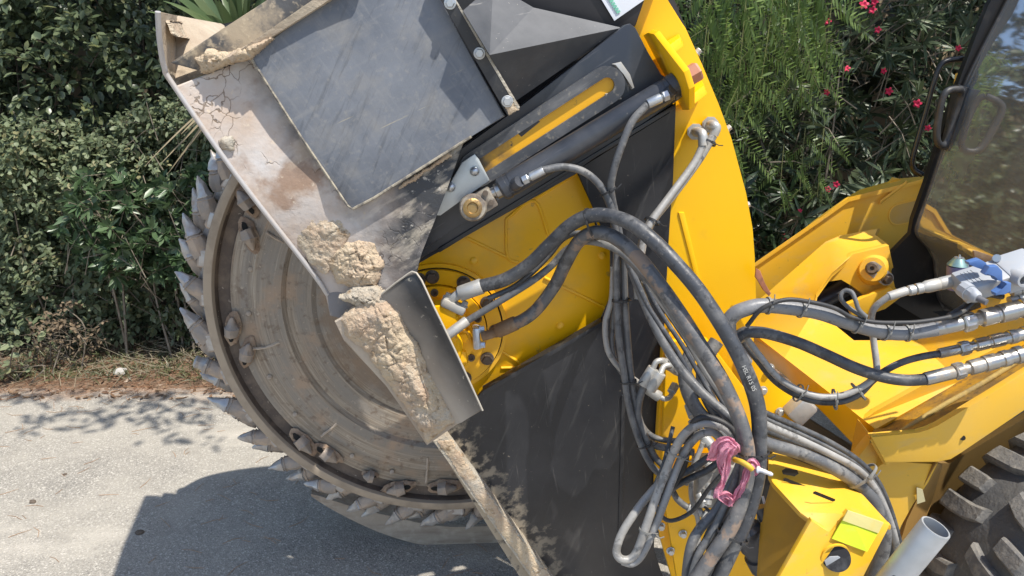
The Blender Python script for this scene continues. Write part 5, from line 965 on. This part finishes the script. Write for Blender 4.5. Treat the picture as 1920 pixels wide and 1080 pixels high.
rod('can_body', a, b2, [(0, .022), (.94, .022), (1, .021)], layered('blue violet can', (.17, .17, .34), .4, .3), SCN, 24); rod('can_dome', b2, b2 + Z3 * .016, [(0, .022), (.4, .018), (1, .011)], layered('pale green can top', (.30, .44, .40), .3, .7), SCN, 24)
rod('valve_stem', b2 + Z3 * .015, b2 + Z3 * .024, [(0, .010), (.3, .010), (.35, .003), (1, .002)], ZINC, SCN, 14)
PIPE = empty('metal_pipe', P(1651, 1085, 1.20), 'galvanised steel tube leaning beside the tyre with its open end up', 'pipe')
a, b2 = P(1640, 1130, 1.215), P(1752, 992, 1.182); ax = (b2 - a); kk = mpp(b2); ro = 28 * kk
rod('tube_wall', a, b2 + ax.normalized() * .005, [(0, ro), (.992, ro), (1, ro * .97), (1.0005, ro * .86), (.9, ro * .85), (.3, ro * .85)], GALV, PIPE, 40)
hp = a.lerp(b2, .42); vd = (Vector((0, 0, H)) - hp); vd = (vd - ax.normalized() * vd.dot(ax.normalized())).normalized(); rod('drill_hole', hp + vd * ro * .985, hp + vd * (ro * 1.004), .0055, DARKHOLE, PIPE, 16)
tag(plate('rusty_strip', [(1418, 503), (1426, 508), (1434, 530), (1446, 550), (1442, 556), (1430, 543), (1424, 528), (1416, 520)], 1.70, .006, layered('rusty plastic strip', (.38, .15, .08), .7, 0, [('n', 60, .5, .65, (.22, .1, .06), .8, 0, .8)]), None, .002), 'rust red strip dangling at the edge of the yellow guard', 'strip')
# ------------------------------------------------------------------ plants
def leaf_mat(name, a, c, back=None, rough=.42, tr=.25, third=None):
    b = NB(name); g = b.n('ShaderNodeNewGeometry'); rnd = g.outputs['Random Per Island']
    col = b.mix(b.rng(rnd, .1, .9), a, c)
    if third: col = b.mix(b.rng(rnd, .86, .93), col, third)
    hs = b.mix(b.rng(b.noise(1.6, det=3), .35, .7, 0, .45), col, tuple(x * .55 for x in a))
    b.done(hs, rough, 0)
    t = b.n('ShaderNodeBsdfTranslucent'); b.l(b.mix(.5, hs, tuple(min(1, x * 1.7) for x in c)), t.inputs[0]); m = b.n('ShaderNodeMixShader'); m.inputs[0].default_value = tr
    b.l(b.b.outputs[0], m.inputs[1]); b.l(t.outputs[0], m.inputs[2]); b.l(m.outputs[0], b.out.inputs[0]); return b.m
def unit(a): return a / np.maximum(1e-9, np.linalg.norm(a, axis=-1, keepdims=True))
def leaves(name, B, D, L, W, mat, parent=None, fold=.25, droop=.15, up=None, segs=1, origin=None):
    """many folded leaves in one crown: B base points, D directions, L lengths, W widths"""
    B = np.asarray(B, float); D = unit(np.asarray(D, float)); n = len(B); L = np.broadcast_to(L, n).astype(float); W = np.broadcast_to(W, n).astype(float)
    ref = np.tile(np.array([0, 0, 1.0]), (n, 1)) if up is None else np.asarray(up, float)
    ref = ref + rng.normal(0, .35, (n, 3)); S = unit(np.cross(D, ref)); Nn = np.cross(S, D)
    l = L[:, None]; w_ = W[:, None] * .5
    down = np.array([0, 0, -1.0])
    b0 = B; m = B + D * l * .45 - Nn * w_ * fold; t = B + D * l + down * l * droop
    q1 = B + D * l * .22; q2 = B + D * l * .62 + down * l * droop * .35
    v = np.stack([b0, q1 + S * w_ * .72, q2 + S * w_ * .86, t, q2 - S * w_ * .86, q1 - S * w_ * .72, m], 1).reshape(-1, 3)
    f0 = np.array([[0, 6, 1], [1, 6, 2], [2, 6, 3], [0, 5, 6], [5, 4, 6], [4, 3, 6]])
    idx = (np.arange(n)[:, None, None] * 7 + f0[None]).reshape(-1, 3)
    off = wloc(parent) if parent else Vector(origin or (0, 0, 0)); v = v - np.array(off)
    me = bpy.data.meshes.new(name); me.vertices.add(len(v)); me.vertices.foreach_set('co', v.ravel()); me.loops.add(idx.size); me.loops.foreach_set('vertex_index', idx.ravel().astype(np.int32))
    me.polygons.add(len(idx)); me.polygons.foreach_set('loop_start', (np.arange(len(idx)) * 3).astype(np.int32)); me.polygons.foreach_set('loop_total', np.full(len(idx), 3, np.int32)); me.update(calc_edges=True)
    me.polygons.foreach_set('use_smooth', np.ones(len(idx), bool)); me.materials.append(mat)
    o = bpy.data.objects.new(name, me); COL.objects.link(o)
    if parent: o.parent = parent
    else: o.location = off
    return o
BARK = layered('twig bark', (.17, .14, .105), .85, 0, [('n', 30, .45, .65, (.27, .23, .18), .9, 0, .8)])
BARKD = layered('dark twig bark', (.07, .055, .04), .9)
def twigs(name, segs, mat, parent, sides=4):
    bm = bmesh.new()
    for (path, r) in segs: sweep(bm, path, [r * (1 - .6 * i / (len(path) - 1)) for i in range(len(path))], sides, True)
    return link(name, bm, mat, parent, 0)
def bush(name, label, cat, lo, hi, ntw, per, L, W, mat, spread=.10, root=None, shape=None, tw=.004, twmat=None, updir=.2, out=(0, -1, .2), whorl=False, seed=0, group=None, fold=.25, droop=.15, stems=5, denom=.35):
    """twigs through a box-shaped volume, leaves set along every twig (whorl: leaves in a rosette at the tip)"""
    rs = np.random.default_rng(seed + 100); lo = np.array(lo, float); hi = np.array(hi, float)
    base_ = Vector(root or ((lo[0] + hi[0]) / 2, (lo[1] + hi[1]) / 2, .02)); o = empty(name, base_, label, cat, group)
    pts = lo + (hi - lo) * rs.random((ntw * 3, 3)); keep = []
    for p in pts:
        q = (p - (lo + hi) / 2) / ((hi - lo) / 2); wob = 1 + denom * noise.noise(Vector(p) * 2.3 + Vector((seed, 0, 0))) + .3 * noise.noise(Vector(p) * 6)
        hole = noise.noise(Vector(p) * 4.5 + Vector((0, seed, 3)))
        if np.sum(np.abs(q) ** 3.0) < wob and hole > -.33: keep.append(p)
        if len(keep) >= ntw: break
    T = np.array(keep); n = len(T); out_ = np.array(out, float)
    dirs = unit(rs.normal(0, .75, (n, 3)) + out_ * .9 + np.array([0, 0, updir]))
    Bs, Ds, Us = [], [], []
    for k in range(per):
        if whorl:
            a = 2 * math.pi * k / per + rs.random(n) * 6; t1 = unit(np.cross(dirs, [0.3, .2, 1])); t2 = np.cross(dirs, t1); tilt = .55 + .5 * (k % 2)
            Bs.append(T - dirs * (.02 * (k % 3))[..., None] if False else T - dirs * .012 * (k % 3)); Ds.append(dirs * tilt * .8 + t1 * np.cos(a)[:, None] + t2 * np.sin(a)[:, None]); Us.append(dirs)
        else:
            f = rs.random(n)[:, None]; Bs.append(T + dirs * (f - .5) * spread * 1.6 + rs.normal(0, spread * .12, (n, 3))); Ds.append(dirs * .5 + rs.normal(0, .7, (n, 3)) + np.array([0, -.15, -.15])); Us.append(np.tile(np.array([0, -.5, .9]), (n, 1)))
    B, D, U_ = np.concatenate(Bs), np.concatenate(Ds), np.concatenate(Us); m = len(B)
    leaves('foliage', B, D, L * (.6 + .6 * rs.random(m)), W * (.7 + .5 * rs.random(m)), mat, o, fold, droop, U_)
    sg = []
    for i in range(0, n, max(1, n // 260)):
        p = Vector(T[i]); d = Vector(dirs[i]); sg.append(([p - d * spread * 1.7 + Vector((0, .03, -.05)), p - d * spread * .5, p + d * spread * .6], tw * .55))
    for i in range(stems):
        p = Vector(T[int(rs.integers(n))]); b0 = Vector((base_.x + (p.x - base_.x) * .75 + rs.normal(0, .05), base_.y + rs.normal(0, .08), .0)); mid = b0.lerp(p, .55) + Vector((rs.normal(0, .07), rs.normal(0, .05), .05)); sg.append((spline([b0, mid, p], 4), tw * 1.5))
    twigs('branches', sg, twmat or BARK, o)
    return o
FIC = leaf_mat('glossy dark leaf', (.080, .108, .054), (.175, .21, .115), rough=.32, tr=.2, third=(.17, .18, .075))
SCR = leaf_mat('dull small leaf', (.13, .165, .085), (.23, .27, .15), rough=.55, tr=.25, third=(.27, .25, .12))
PIT = leaf_mat('rosette leaf', (.055, .100, .040), (.115, .175, .085), rough=.38, tr=.18)
OLE = leaf_mat('oleander leaf', (.045, .072, .033), (.12, .155, .08), rough=.45, tr=.15, third=(.12, .15, .06))
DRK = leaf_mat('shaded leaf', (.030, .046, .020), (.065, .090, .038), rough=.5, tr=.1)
PEP = leaf_mat('pepper leaflet', (.11, .18, .045), (.21, .30, .085), rough=.45, tr=.35)
STR = leaf_mat('strap leaf', (.08, .13, .05), (.16, .20, .09), rough=.4, tr=.15); DRY = leaf_mat('dry strap leaf', (.24, .19, .11), (.38, .31, .20), rough=.8, tr=.2)
DRYL = leaf_mat('withered leaf', (.16, .115, .07), (.27, .20, .13), rough=.8, tr=.2)
bush('hedge_shrub', 'dark glossy leaved hedge filling the upper left above the paler shrub', 'shrub', (-4.1, 3.85, .85), (-.35, 4.6, 2.6), 2900, 11, .056, .032, FIC, .10, seed=1, tw=.006, twmat=BARKD)
bush('hedge_shrub', 'shaded dark hedge behind the cutting wheel', 'shrub', (-2.0, 4.0, .1), (.9, 4.8, 1.6), 800, 8, .062, .034, FIC, .10, seed=2, twmat=BARKD)
bush('scrambling_shrub', 'pale small leaved scrambling shrub at the left edge by the asphalt', 'shrub', (-3.5, 3.62, .42), (-1.75, 4.05, 1.25), 1700, 11, .034, .022, SCR, .09, seed=3, tw=.005)
bush('scrambling_shrub', 'dull green tangled shrub between the hedge and the chute', 'shrub', (-2.05, 3.66, .55), (-.95, 4.1, 1.35), 1200, 11, .033, .021, SCR, .09, seed=4, tw=.005)
bush('scrambling_shrub', 'low tangled shrub beneath the rosette leaves beside the wheel teeth', 'shrub', (-1.95, 3.64, .05), (-.95, 4.1, .6), 600, 10, .036, .02, leaf_mat('low dull leaf', (.065, .085, .038), (.14, .165, .08), tr=.15), .08, seed=5, tw=.004)
bush('scrambling_shrub', 'shaded trailing shrub at the lower left over the soil', 'shrub', (-3.4, 3.62, .04), (-1.9, 4.1, .55), 700, 10, .040, .026, SCR, .09, seed=15, tw=.004)
bush('rosette_shrub', 'bright green shrub with leaf rosettes left of the wheel teeth', 'shrub', (-2.2, 3.46, .45), (-1.42, 3.82, 1.02), 190, 13, .068, .024, PIT, .08, whorl=True, seed=6, tw=.005, droop=.08)
bush('rosette_shrub', 'smaller rosette shrub close behind the top wheel teeth', 'shrub', (-1.55, 3.55, .80), (-1.12, 3.85, 1.12), 46, 13, .060, .022, PIT, .08, whorl=True, seed=7, tw=.005, droop=.08)
bush('dry_shrub', 'withered brown twiggy plant low at the soil edge', 'plant', (-2.42, 3.46, .10), (-2.05, 3.62, .38), 46, 6, .026, .014, DRYL, .07, seed=8, tw=.003, updir=.8)
bush('weed', 'leafy weed leaning over the asphalt at the left edge', 'plant', (-2.66, 3.30, .04), (-2.30, 3.50, .30), 22, 5, .046, .032, SCR, .08, seed=9, tw=.003, updir=.5)
# oleanders with flowers
ol = bush('oleander', 'oleander with pink flowers behind the loader arm', 'shrub', (1.25, 3.75, .35), (2.95, 4.6, 2.3), 470, 12, .125, .020, OLE, .12, whorl=True, seed=10, tw=.007, updir=.6)
FLW = layered('pink petal', (.62, .015, .075), .6, 0, [('n', 60, .5, .7, (.45, .008, .06), .6, 0, .8)])
def flower(x, y, yy, s, parent):
    p = Y(x, y, yy); bm = bmesh.new(); vd = (Vector((0, 0, H)) - p).normalized(); ax = (vd + Vector((random.uniform(-.5, .5), 0, random.uniform(-.2, .6)))).normalized(); u = ax.orthogonal().normalized(); v = ax.cross(u)
    for k in range(9):
        a = 2 * math.pi * k / 5 + (.6 if k > 4 else 0); rr = s * (1 if k < 5 else .6); d = u * math.cos(a) + v * math.sin(a); e = -u * math.sin(a) + v * math.cos(a); lift = .15 if k < 5 else .45
        q = [p, p + d * rr * .5 + e * rr * .36 + ax * rr * .2, p + d * rr + e * rr * .16 + ax * rr * lift, p + d * rr - e * rr * .22 + ax * rr * lift * .8, p + d * rr * .5 - e * rr * .36 + ax * rr * .3]
        bm.faces.new([bm.verts.new(t) for t in q])
    link('flower', bm, FLW, parent, 0)
for (x, y, s) in ((1620, 9, .030), (1636, 19, .026), (1553, 41, .022), (1646, 56, .022), (1588, 129, .022), (1667, 171, .026), (1720, 194, .028), (1551, 173, .022), (1657, 133, .020), (1568, 346, .024), (1552, 355, .022), (1471, 443, .024), (1740, 240, .022), (1797, 90, .020), (1500, 395, .015), (1640, 4, .024)):
    flower(x, y, 3.66, s * .72, ol)
bush('oleander', 'oleander without flowers behind the hanging pepper fronds', 'shrub', (.45, 3.9, .2), (1.7, 4.7, 2.3), 330, 11, .125, .020, OLE, .12, whorl=True, seed=11, tw=.007, updir=.5)
bush('oleander', 'broad leaved low oleander below the fronds beside the yellow guard', 'shrub', (.72, 3.55, .45), (1.45, 3.9, 1.0), 40, 12, .15, .026, leaf_mat('broad oleander leaf', (.022, .045, .018), (.055, .085, .035), rough=.35, tr=.12), .12, whorl=True, seed=12, tw=.007, updir=.5)
bush('oleander', 'oleander standing behind the cab window', 'shrub', (2.6, 3.4, .3), (5.0, 4.6, 2.6), 320, 11, .13, .021, OLE, .12, whorl=True, seed=13, tw=.007, updir=.6)
# dense growth further back
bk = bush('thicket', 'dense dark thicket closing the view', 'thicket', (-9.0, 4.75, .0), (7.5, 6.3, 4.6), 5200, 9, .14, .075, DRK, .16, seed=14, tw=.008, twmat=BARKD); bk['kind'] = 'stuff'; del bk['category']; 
wl = None
bm = bmesh.new(); box_dirs(bm, Vector((0, 6.75, 1.3)), Vector((9, 0, 0)), Vector((0, .12, 0)), Vector((0, 0, 1.35)), .01)
tag(link('boundary_wall', bm, WALLM, None, 30, origin=(0, 6.75, 0)), 'ochre rendered wall glimpsed behind the bushes', 'wall')
# strap leaved plant behind the chute
YUC = empty('yucca', Y(430, 330, 3.55) * 1.0, 'strap leaved yucca with dry lower leaves behind the chute', 'yucca'); YUC.location.z = .05; yb = Vector(YUC.location)
def straps(name, mat, ctr, specs, parent):
    bm = bmesh.new()
    for (d, L, w_, dr) in specs:
        d = Vector(d).normalized(); s = d.cross(Vector((0, -.6, .8))); s = s.normalized(); pr = None
        for i in range(9):
            f = i / 8; c = ctr + d * (L * f) + Vector((0, 0, -dr * L * f * f)); ww = w_ * (.75 + .6 * f - 1.33 * f * f * f) * .5 + .0006
            cur = [bm.verts.new(c + s * ww), bm.verts.new(c - Vector((0, -.35, .5)) * ww * .5), bm.verts.new(c - s * ww)]
            if pr: bm.faces.new((pr[0], cur[0], cur[1], pr[1])); bm.faces.new((pr[1], cur[1], cur[2], pr[2]))
            pr = cur
    link(name, bm, mat, parent, 60)
cc = Y(455, 110, 3.55)
straps('green_blades', STR, cc, [((random.uniform(-.55, 1.0), random.uniform(-.7, .2), random.uniform(.35, 1.2)), random.uniform(.35, .55), random.uniform(.03, .045), random.uniform(.1, .4)) for _ in range(46)], YUC)
straps('dry_blades', DRY, cc - Vector((0, 0, .08)), [((random.uniform(-1.2, .4), random.uniform(-.7, .0), random.uniform(-1.1, -.35)), random.uniform(.32, .56), random.uniform(.010, .022), random.uniform(.0, .35)) for _ in range(14)], YUC)
rod('trunk', Vector((cc.x, cc.y, .02)), cc, [(0, .07), (.5, .055), (1, .06)], BARK, YUC, 12)
# pepper tree: trunk beyond the thicket, crown overhead, fronds hanging into the view
PT = empty('pepper_tree', (2.2, 5.6, .02), 'pepper tree with feathery green fronds hanging beside the yellow guard', 'tree')
tb = Vector((2.2, 5.6, 0)); limbs = [(spline([tb, Vector((2.1, 5.5, 1.4)), Vector((1.9, 5.0, 2.8)), Vector((1.6, 4.3, 3.8)), Vector((.6, 3.2, 4.4))], 5), .15), (spline([Vector((1.9, 5.0, 2.8)), Vector((.6, 4.8, 3.8)), Vector((-1.6, 4.4, 4.2)), Vector((-3.6, 4, 4.2))], 5), .08), (spline([Vector((1.6, 4.3, 3.8)), Vector((2.8, 3.6, 4.2)), Vector((4, 3.2, 4.2))], 5), .06), (spline([Vector((1.3, 4.0, 3.95)), Vector((1.3, 3.6, 3.4)), Vector((1.2, 3.4, 2.6))], 5), .02)]
twigs('limb', limbs[1:], BARK, PT, 8); tube('trunk', limbs[0][0], [.17 - .12 * i / (len(limbs[0][0]) - 1) for i in range(len(limbs[0][0]))], BARK, PT, 12)
def fronds(name, starts, parent, mat):
    Bs, Ds, Ls = [], [], []; sg = []
    for (p, L, sway, lsz) in starts:
        p = Vector(p); path = [p + Vector((sway[0] * f * f * L, sway[1] * f * L, -f * L)) for f in (i / 14 for i in range(15))]; sg.append((path, .0022))
        k = 0; s = 0.03
        while s < L:                       # pinnate leaves set along the hanging twig, each with pairs of narrow leaflets
            f = s / L * 14; i = min(13, int(f)); q = path[i].lerp(path[i + 1], f - i); a = k * 2.4 + random.uniform(-.4, .4)
            rd = Vector((math.cos(a), math.sin(a) * .7, -.30 - random.random() * .65)).normalized(); rl = lsz * random.uniform(.8, 1.25) * (1 - .35 * s / L)
            sd = rd.cross(Vector((math.sin(a), -math.cos(a), .3))).normalized(); sg.append(([q, q + rd * rl * .5 + Vector((0, 0, -rl * .095)), q + rd * rl + Vector((0, 0, -rl * .38))], .0009))
            m = 13
            for j in range(m):
                t = (j + 1.2) / (m + .6); c = q + rd * (rl * t) + Vector((0, 0, -rl * .38 * t * t))
                for sg_ in (-1, 1):
                    Bs.append(c); Ds.append(sd * sg_ * .85 + rd * .55); Ls.append(rl * .25 * (1 - .55 * abs(t - .35)))
            s += random.uniform(.045, .075); k += 1
    Ls = np.array(Ls); Bs = np.array([tuple(v) for v in Bs]); Ds = np.array([tuple(v) for v in Ds])
    leaves('fronds', Bs, Ds, Ls, Ls * .25, mat, parent, .1, .08)
    twigs('hanging_twig', sg, layered('green twig', (.16, .17, .06), .7), parent, 3)
st = []
for i in range(17):
    x = random.choice((1345, 1365, 1385, 1400, 1425, 1450, 1475, 1500, 1520, 1540, 1330, 1380, 1410)) + random.uniform(-14, 14)
    yend = 285 - abs(x - 1385) * .35 + random.uniform(-130, 10)
    if x > 1470: yend = 170 + random.uniform(-90, 60)
    yy = random.uniform(3.05, 3.5); p = Y(x - 8, -60 - random.uniform(0, 60), yy); e = Y(x, yend, yy)
    st.append((p, p.z - e.z, (random.uniform(-.06, .10), random.uniform(-.05, .05)), .23))
for (x, y0, y1) in ((1510, 300, 400), (1545, 300, 410), (1470, 330, 400), (1560, 60, 190), (1300, -30, 60), (1265, -40, 30)):
    p = Y(x, y0 - 60, 3.45); e = Y(x, y1 - 40, 3.45); st.append((p, p.z - e.z, (.03, 0), .16))
fronds('fronds', st, PT, PEP)
rs = np.random.default_rng(5); C = []
# crown overhead: clumps that shade the verge and speckle the asphalt
def clump(c, r, n):
    return np.array(c) + rs.normal(0, 1, (n, 3)) * np.array(r)
for _ in range(78):
    x = rs.uniform(-4.4, 5.2); y = rs.uniform(2.2, 4.7); z = rs.uniform(3.5, 4.6)
    C.append(clump((x, y - .31 * (z - 4), z), (.22, .20, .13), 120))
for (gx, gy, rr, n_) in ((300, 762, .07, 90), (240, 790, .09, 80), (160, 785, .10, 70), (370, 750, .10, 120), (330, 740, .10, 100), (60, 740, .12, 90), (400, 800, .06, 40), (420, 830, .08, 36), (120, 745, .1, 90), (345, 775, .06, 60), (110, 800, .09, 30)):
    g0 = G(gx, gy); z = 3.3; C.append(clump((g0.x + .35 * z, g0.y - .31 * z, z), (rr * 1.6, rr * .5, .08), int(n_ * .32)))
C = np.concatenate(C); n_ = len(C)
leaves('crown', C, rs.normal(0, 1, (n_, 3)) + np.array([0, 0, -.5]), (.09 * (.6 + .6 * rs.random(n_))), .03, PEP, PT)
# grass, litter, stones
def litter(name, pts, L, r, mat, flat=True, seed=0):
    bm = bmesh.new(); rr = random.Random(seed)
    for (p, l) in pts:
        a = rr.uniform(0, math.pi); d = Vector((math.cos(a), math.sin(a) * .8, 0 if flat else rr.uniform(.0, .3))) * l * .5; b_ = Vector((-d.y, d.x, 0)) * rr.uniform(-.3, .3); z = Vector((0, 0, r * 1.1))
        sweep(bm, [p - d + z, p + b_ + z * 1.4, p + d + z], [r, r, r * .5], 3, False)
    return tag(link(name, bm, mat, None, 0), kind='stuff')
rr = random.Random(3); LP = []
for _ in range(2600): LP.append((Vector((rr.uniform(-3.2, .2), EDGE + rr.gauss(.10, .12), 0)), rr.uniform(.04, .11)))
LP = [(Vector((p.x, p.y, (bank(p.x, p.y) if p.y > EDGE - .01 else 0) + rr.uniform(.001, .012))), l) for (p, l) in LP]
litter('needle_litter', LP, .08, .0011, layered('red brown needle', (.30, .155, .085), .8, 0, [('n', 20, .45, .6, (.24, .17, .11), .8, 0, .9)]), seed=1)
LP = [(Vector((rr.uniform(-2.6, .3), rr.uniform(1.8, EDGE), .0006)), rr.uniform(.03, .10)) for _ in range(240)]
litter('fallen_needles', LP, .08, .0009, layered('pale brown needle', (.36, .20, .10), .8), seed=2)
LP = [(Vector((rr.uniform(-3, -.6), EDGE + rr.uniform(.05, .7), 0)), rr.uniform(.08, .3)) for _ in range(700)]
litter('dry_stalks', [(Vector((p.x, p.y, bank(p.x, p.y) + rr.uniform(.01, .06))), l) for (p, l) in LP], .1, .0014, layered('dry stalk', (.30, .25, .17), .9), False, 3)
n_ = 3200; gx = rs.uniform(-2.6, -1.0, n_); gy = rs.uniform(3.42, 4.0, n_); gB = np.stack([gx, gy, np.array([bank(a, b) for a, b in zip(gx, gy)])], 1)
gd = rs.normal(0, .55, (n_, 3)) + np.array([0, -.1, .8]); g_ = leaves('grass', gB, gd, .08 * (.5 + rs.random(n_)), .005, leaf_mat('dull grass', (.07, .085, .035), (.15, .15, .075), tr=.2), None, .1, .4); tag(g_, kind='stuff')
n_ = 1800; gx = rs.uniform(-3.2, .2, n_); gy = rs.normal(EDGE + .22, .2, n_); gy = np.maximum(gy, EDGE - .12)
gB = np.stack([gx, gy, np.array([(bank(a, b) if b > EDGE else 0) + .004 for a, b in zip(gx, gy)])], 1); gd = rs.normal(0, 1, (n_, 3)) * np.array([1, 1, .15]); tag(leaves('leaf_litter', gB, gd, .035 * (.5 + rs.random(n_)), .016, leaf_mat('fallen leaf', (.17, .10, .06), (.34, .24, .16), tr=.1), None, .3, .0), kind='stuff')
def pebble(p, r, seed):
    bm = bmesh.new(); bmesh.ops.create_icosphere(bm, subdivisions=2, radius=r)
    for v in bm.verts: v.co = Vector((v.co.x * 1.2, v.co.y, v.co.z * .7)) * (1 + .35 * noise.noise(v.co * (1.1 / r) + Vector((seed, 0, 0))))
    bmesh.ops.translate(bm, vec=p + Vector((0, 0, r * .35)), verts=bm.verts); return bm
PEB = layered('pale limestone', (.42, .40, .37), .9, 0, [('n', 60, .5, .7, (.30, .27, .23), .9, 0, .8)], (90, .4, .004))
q = G(225, 698, .02); tag(link('stone', pebble(Vector((q.x, q.y, bank(q.x, q.y))), .030, 1), PEB, None, 40), 'pale grey stone lying in the litter at the soil edge', 'stone')
for i, (x, y, r, lab) in enumerate(((62, 942, .010, 'dark pebble alone on the sunlit asphalt at left'), (262, 1000, .012, 'brown cone like lump in the shadow of the machine'), (122, 890, .006, 'tiny pebble on the sunlit asphalt'))):
    q = G(x, y); tag(link('pebble', pebble(Vector((q.x, q.y, 0)), r, i + 3), layered('dark pebble', (.11, .085, .065), .9), None, 40), lab, 'pebble', 'pebbles on the asphalt')
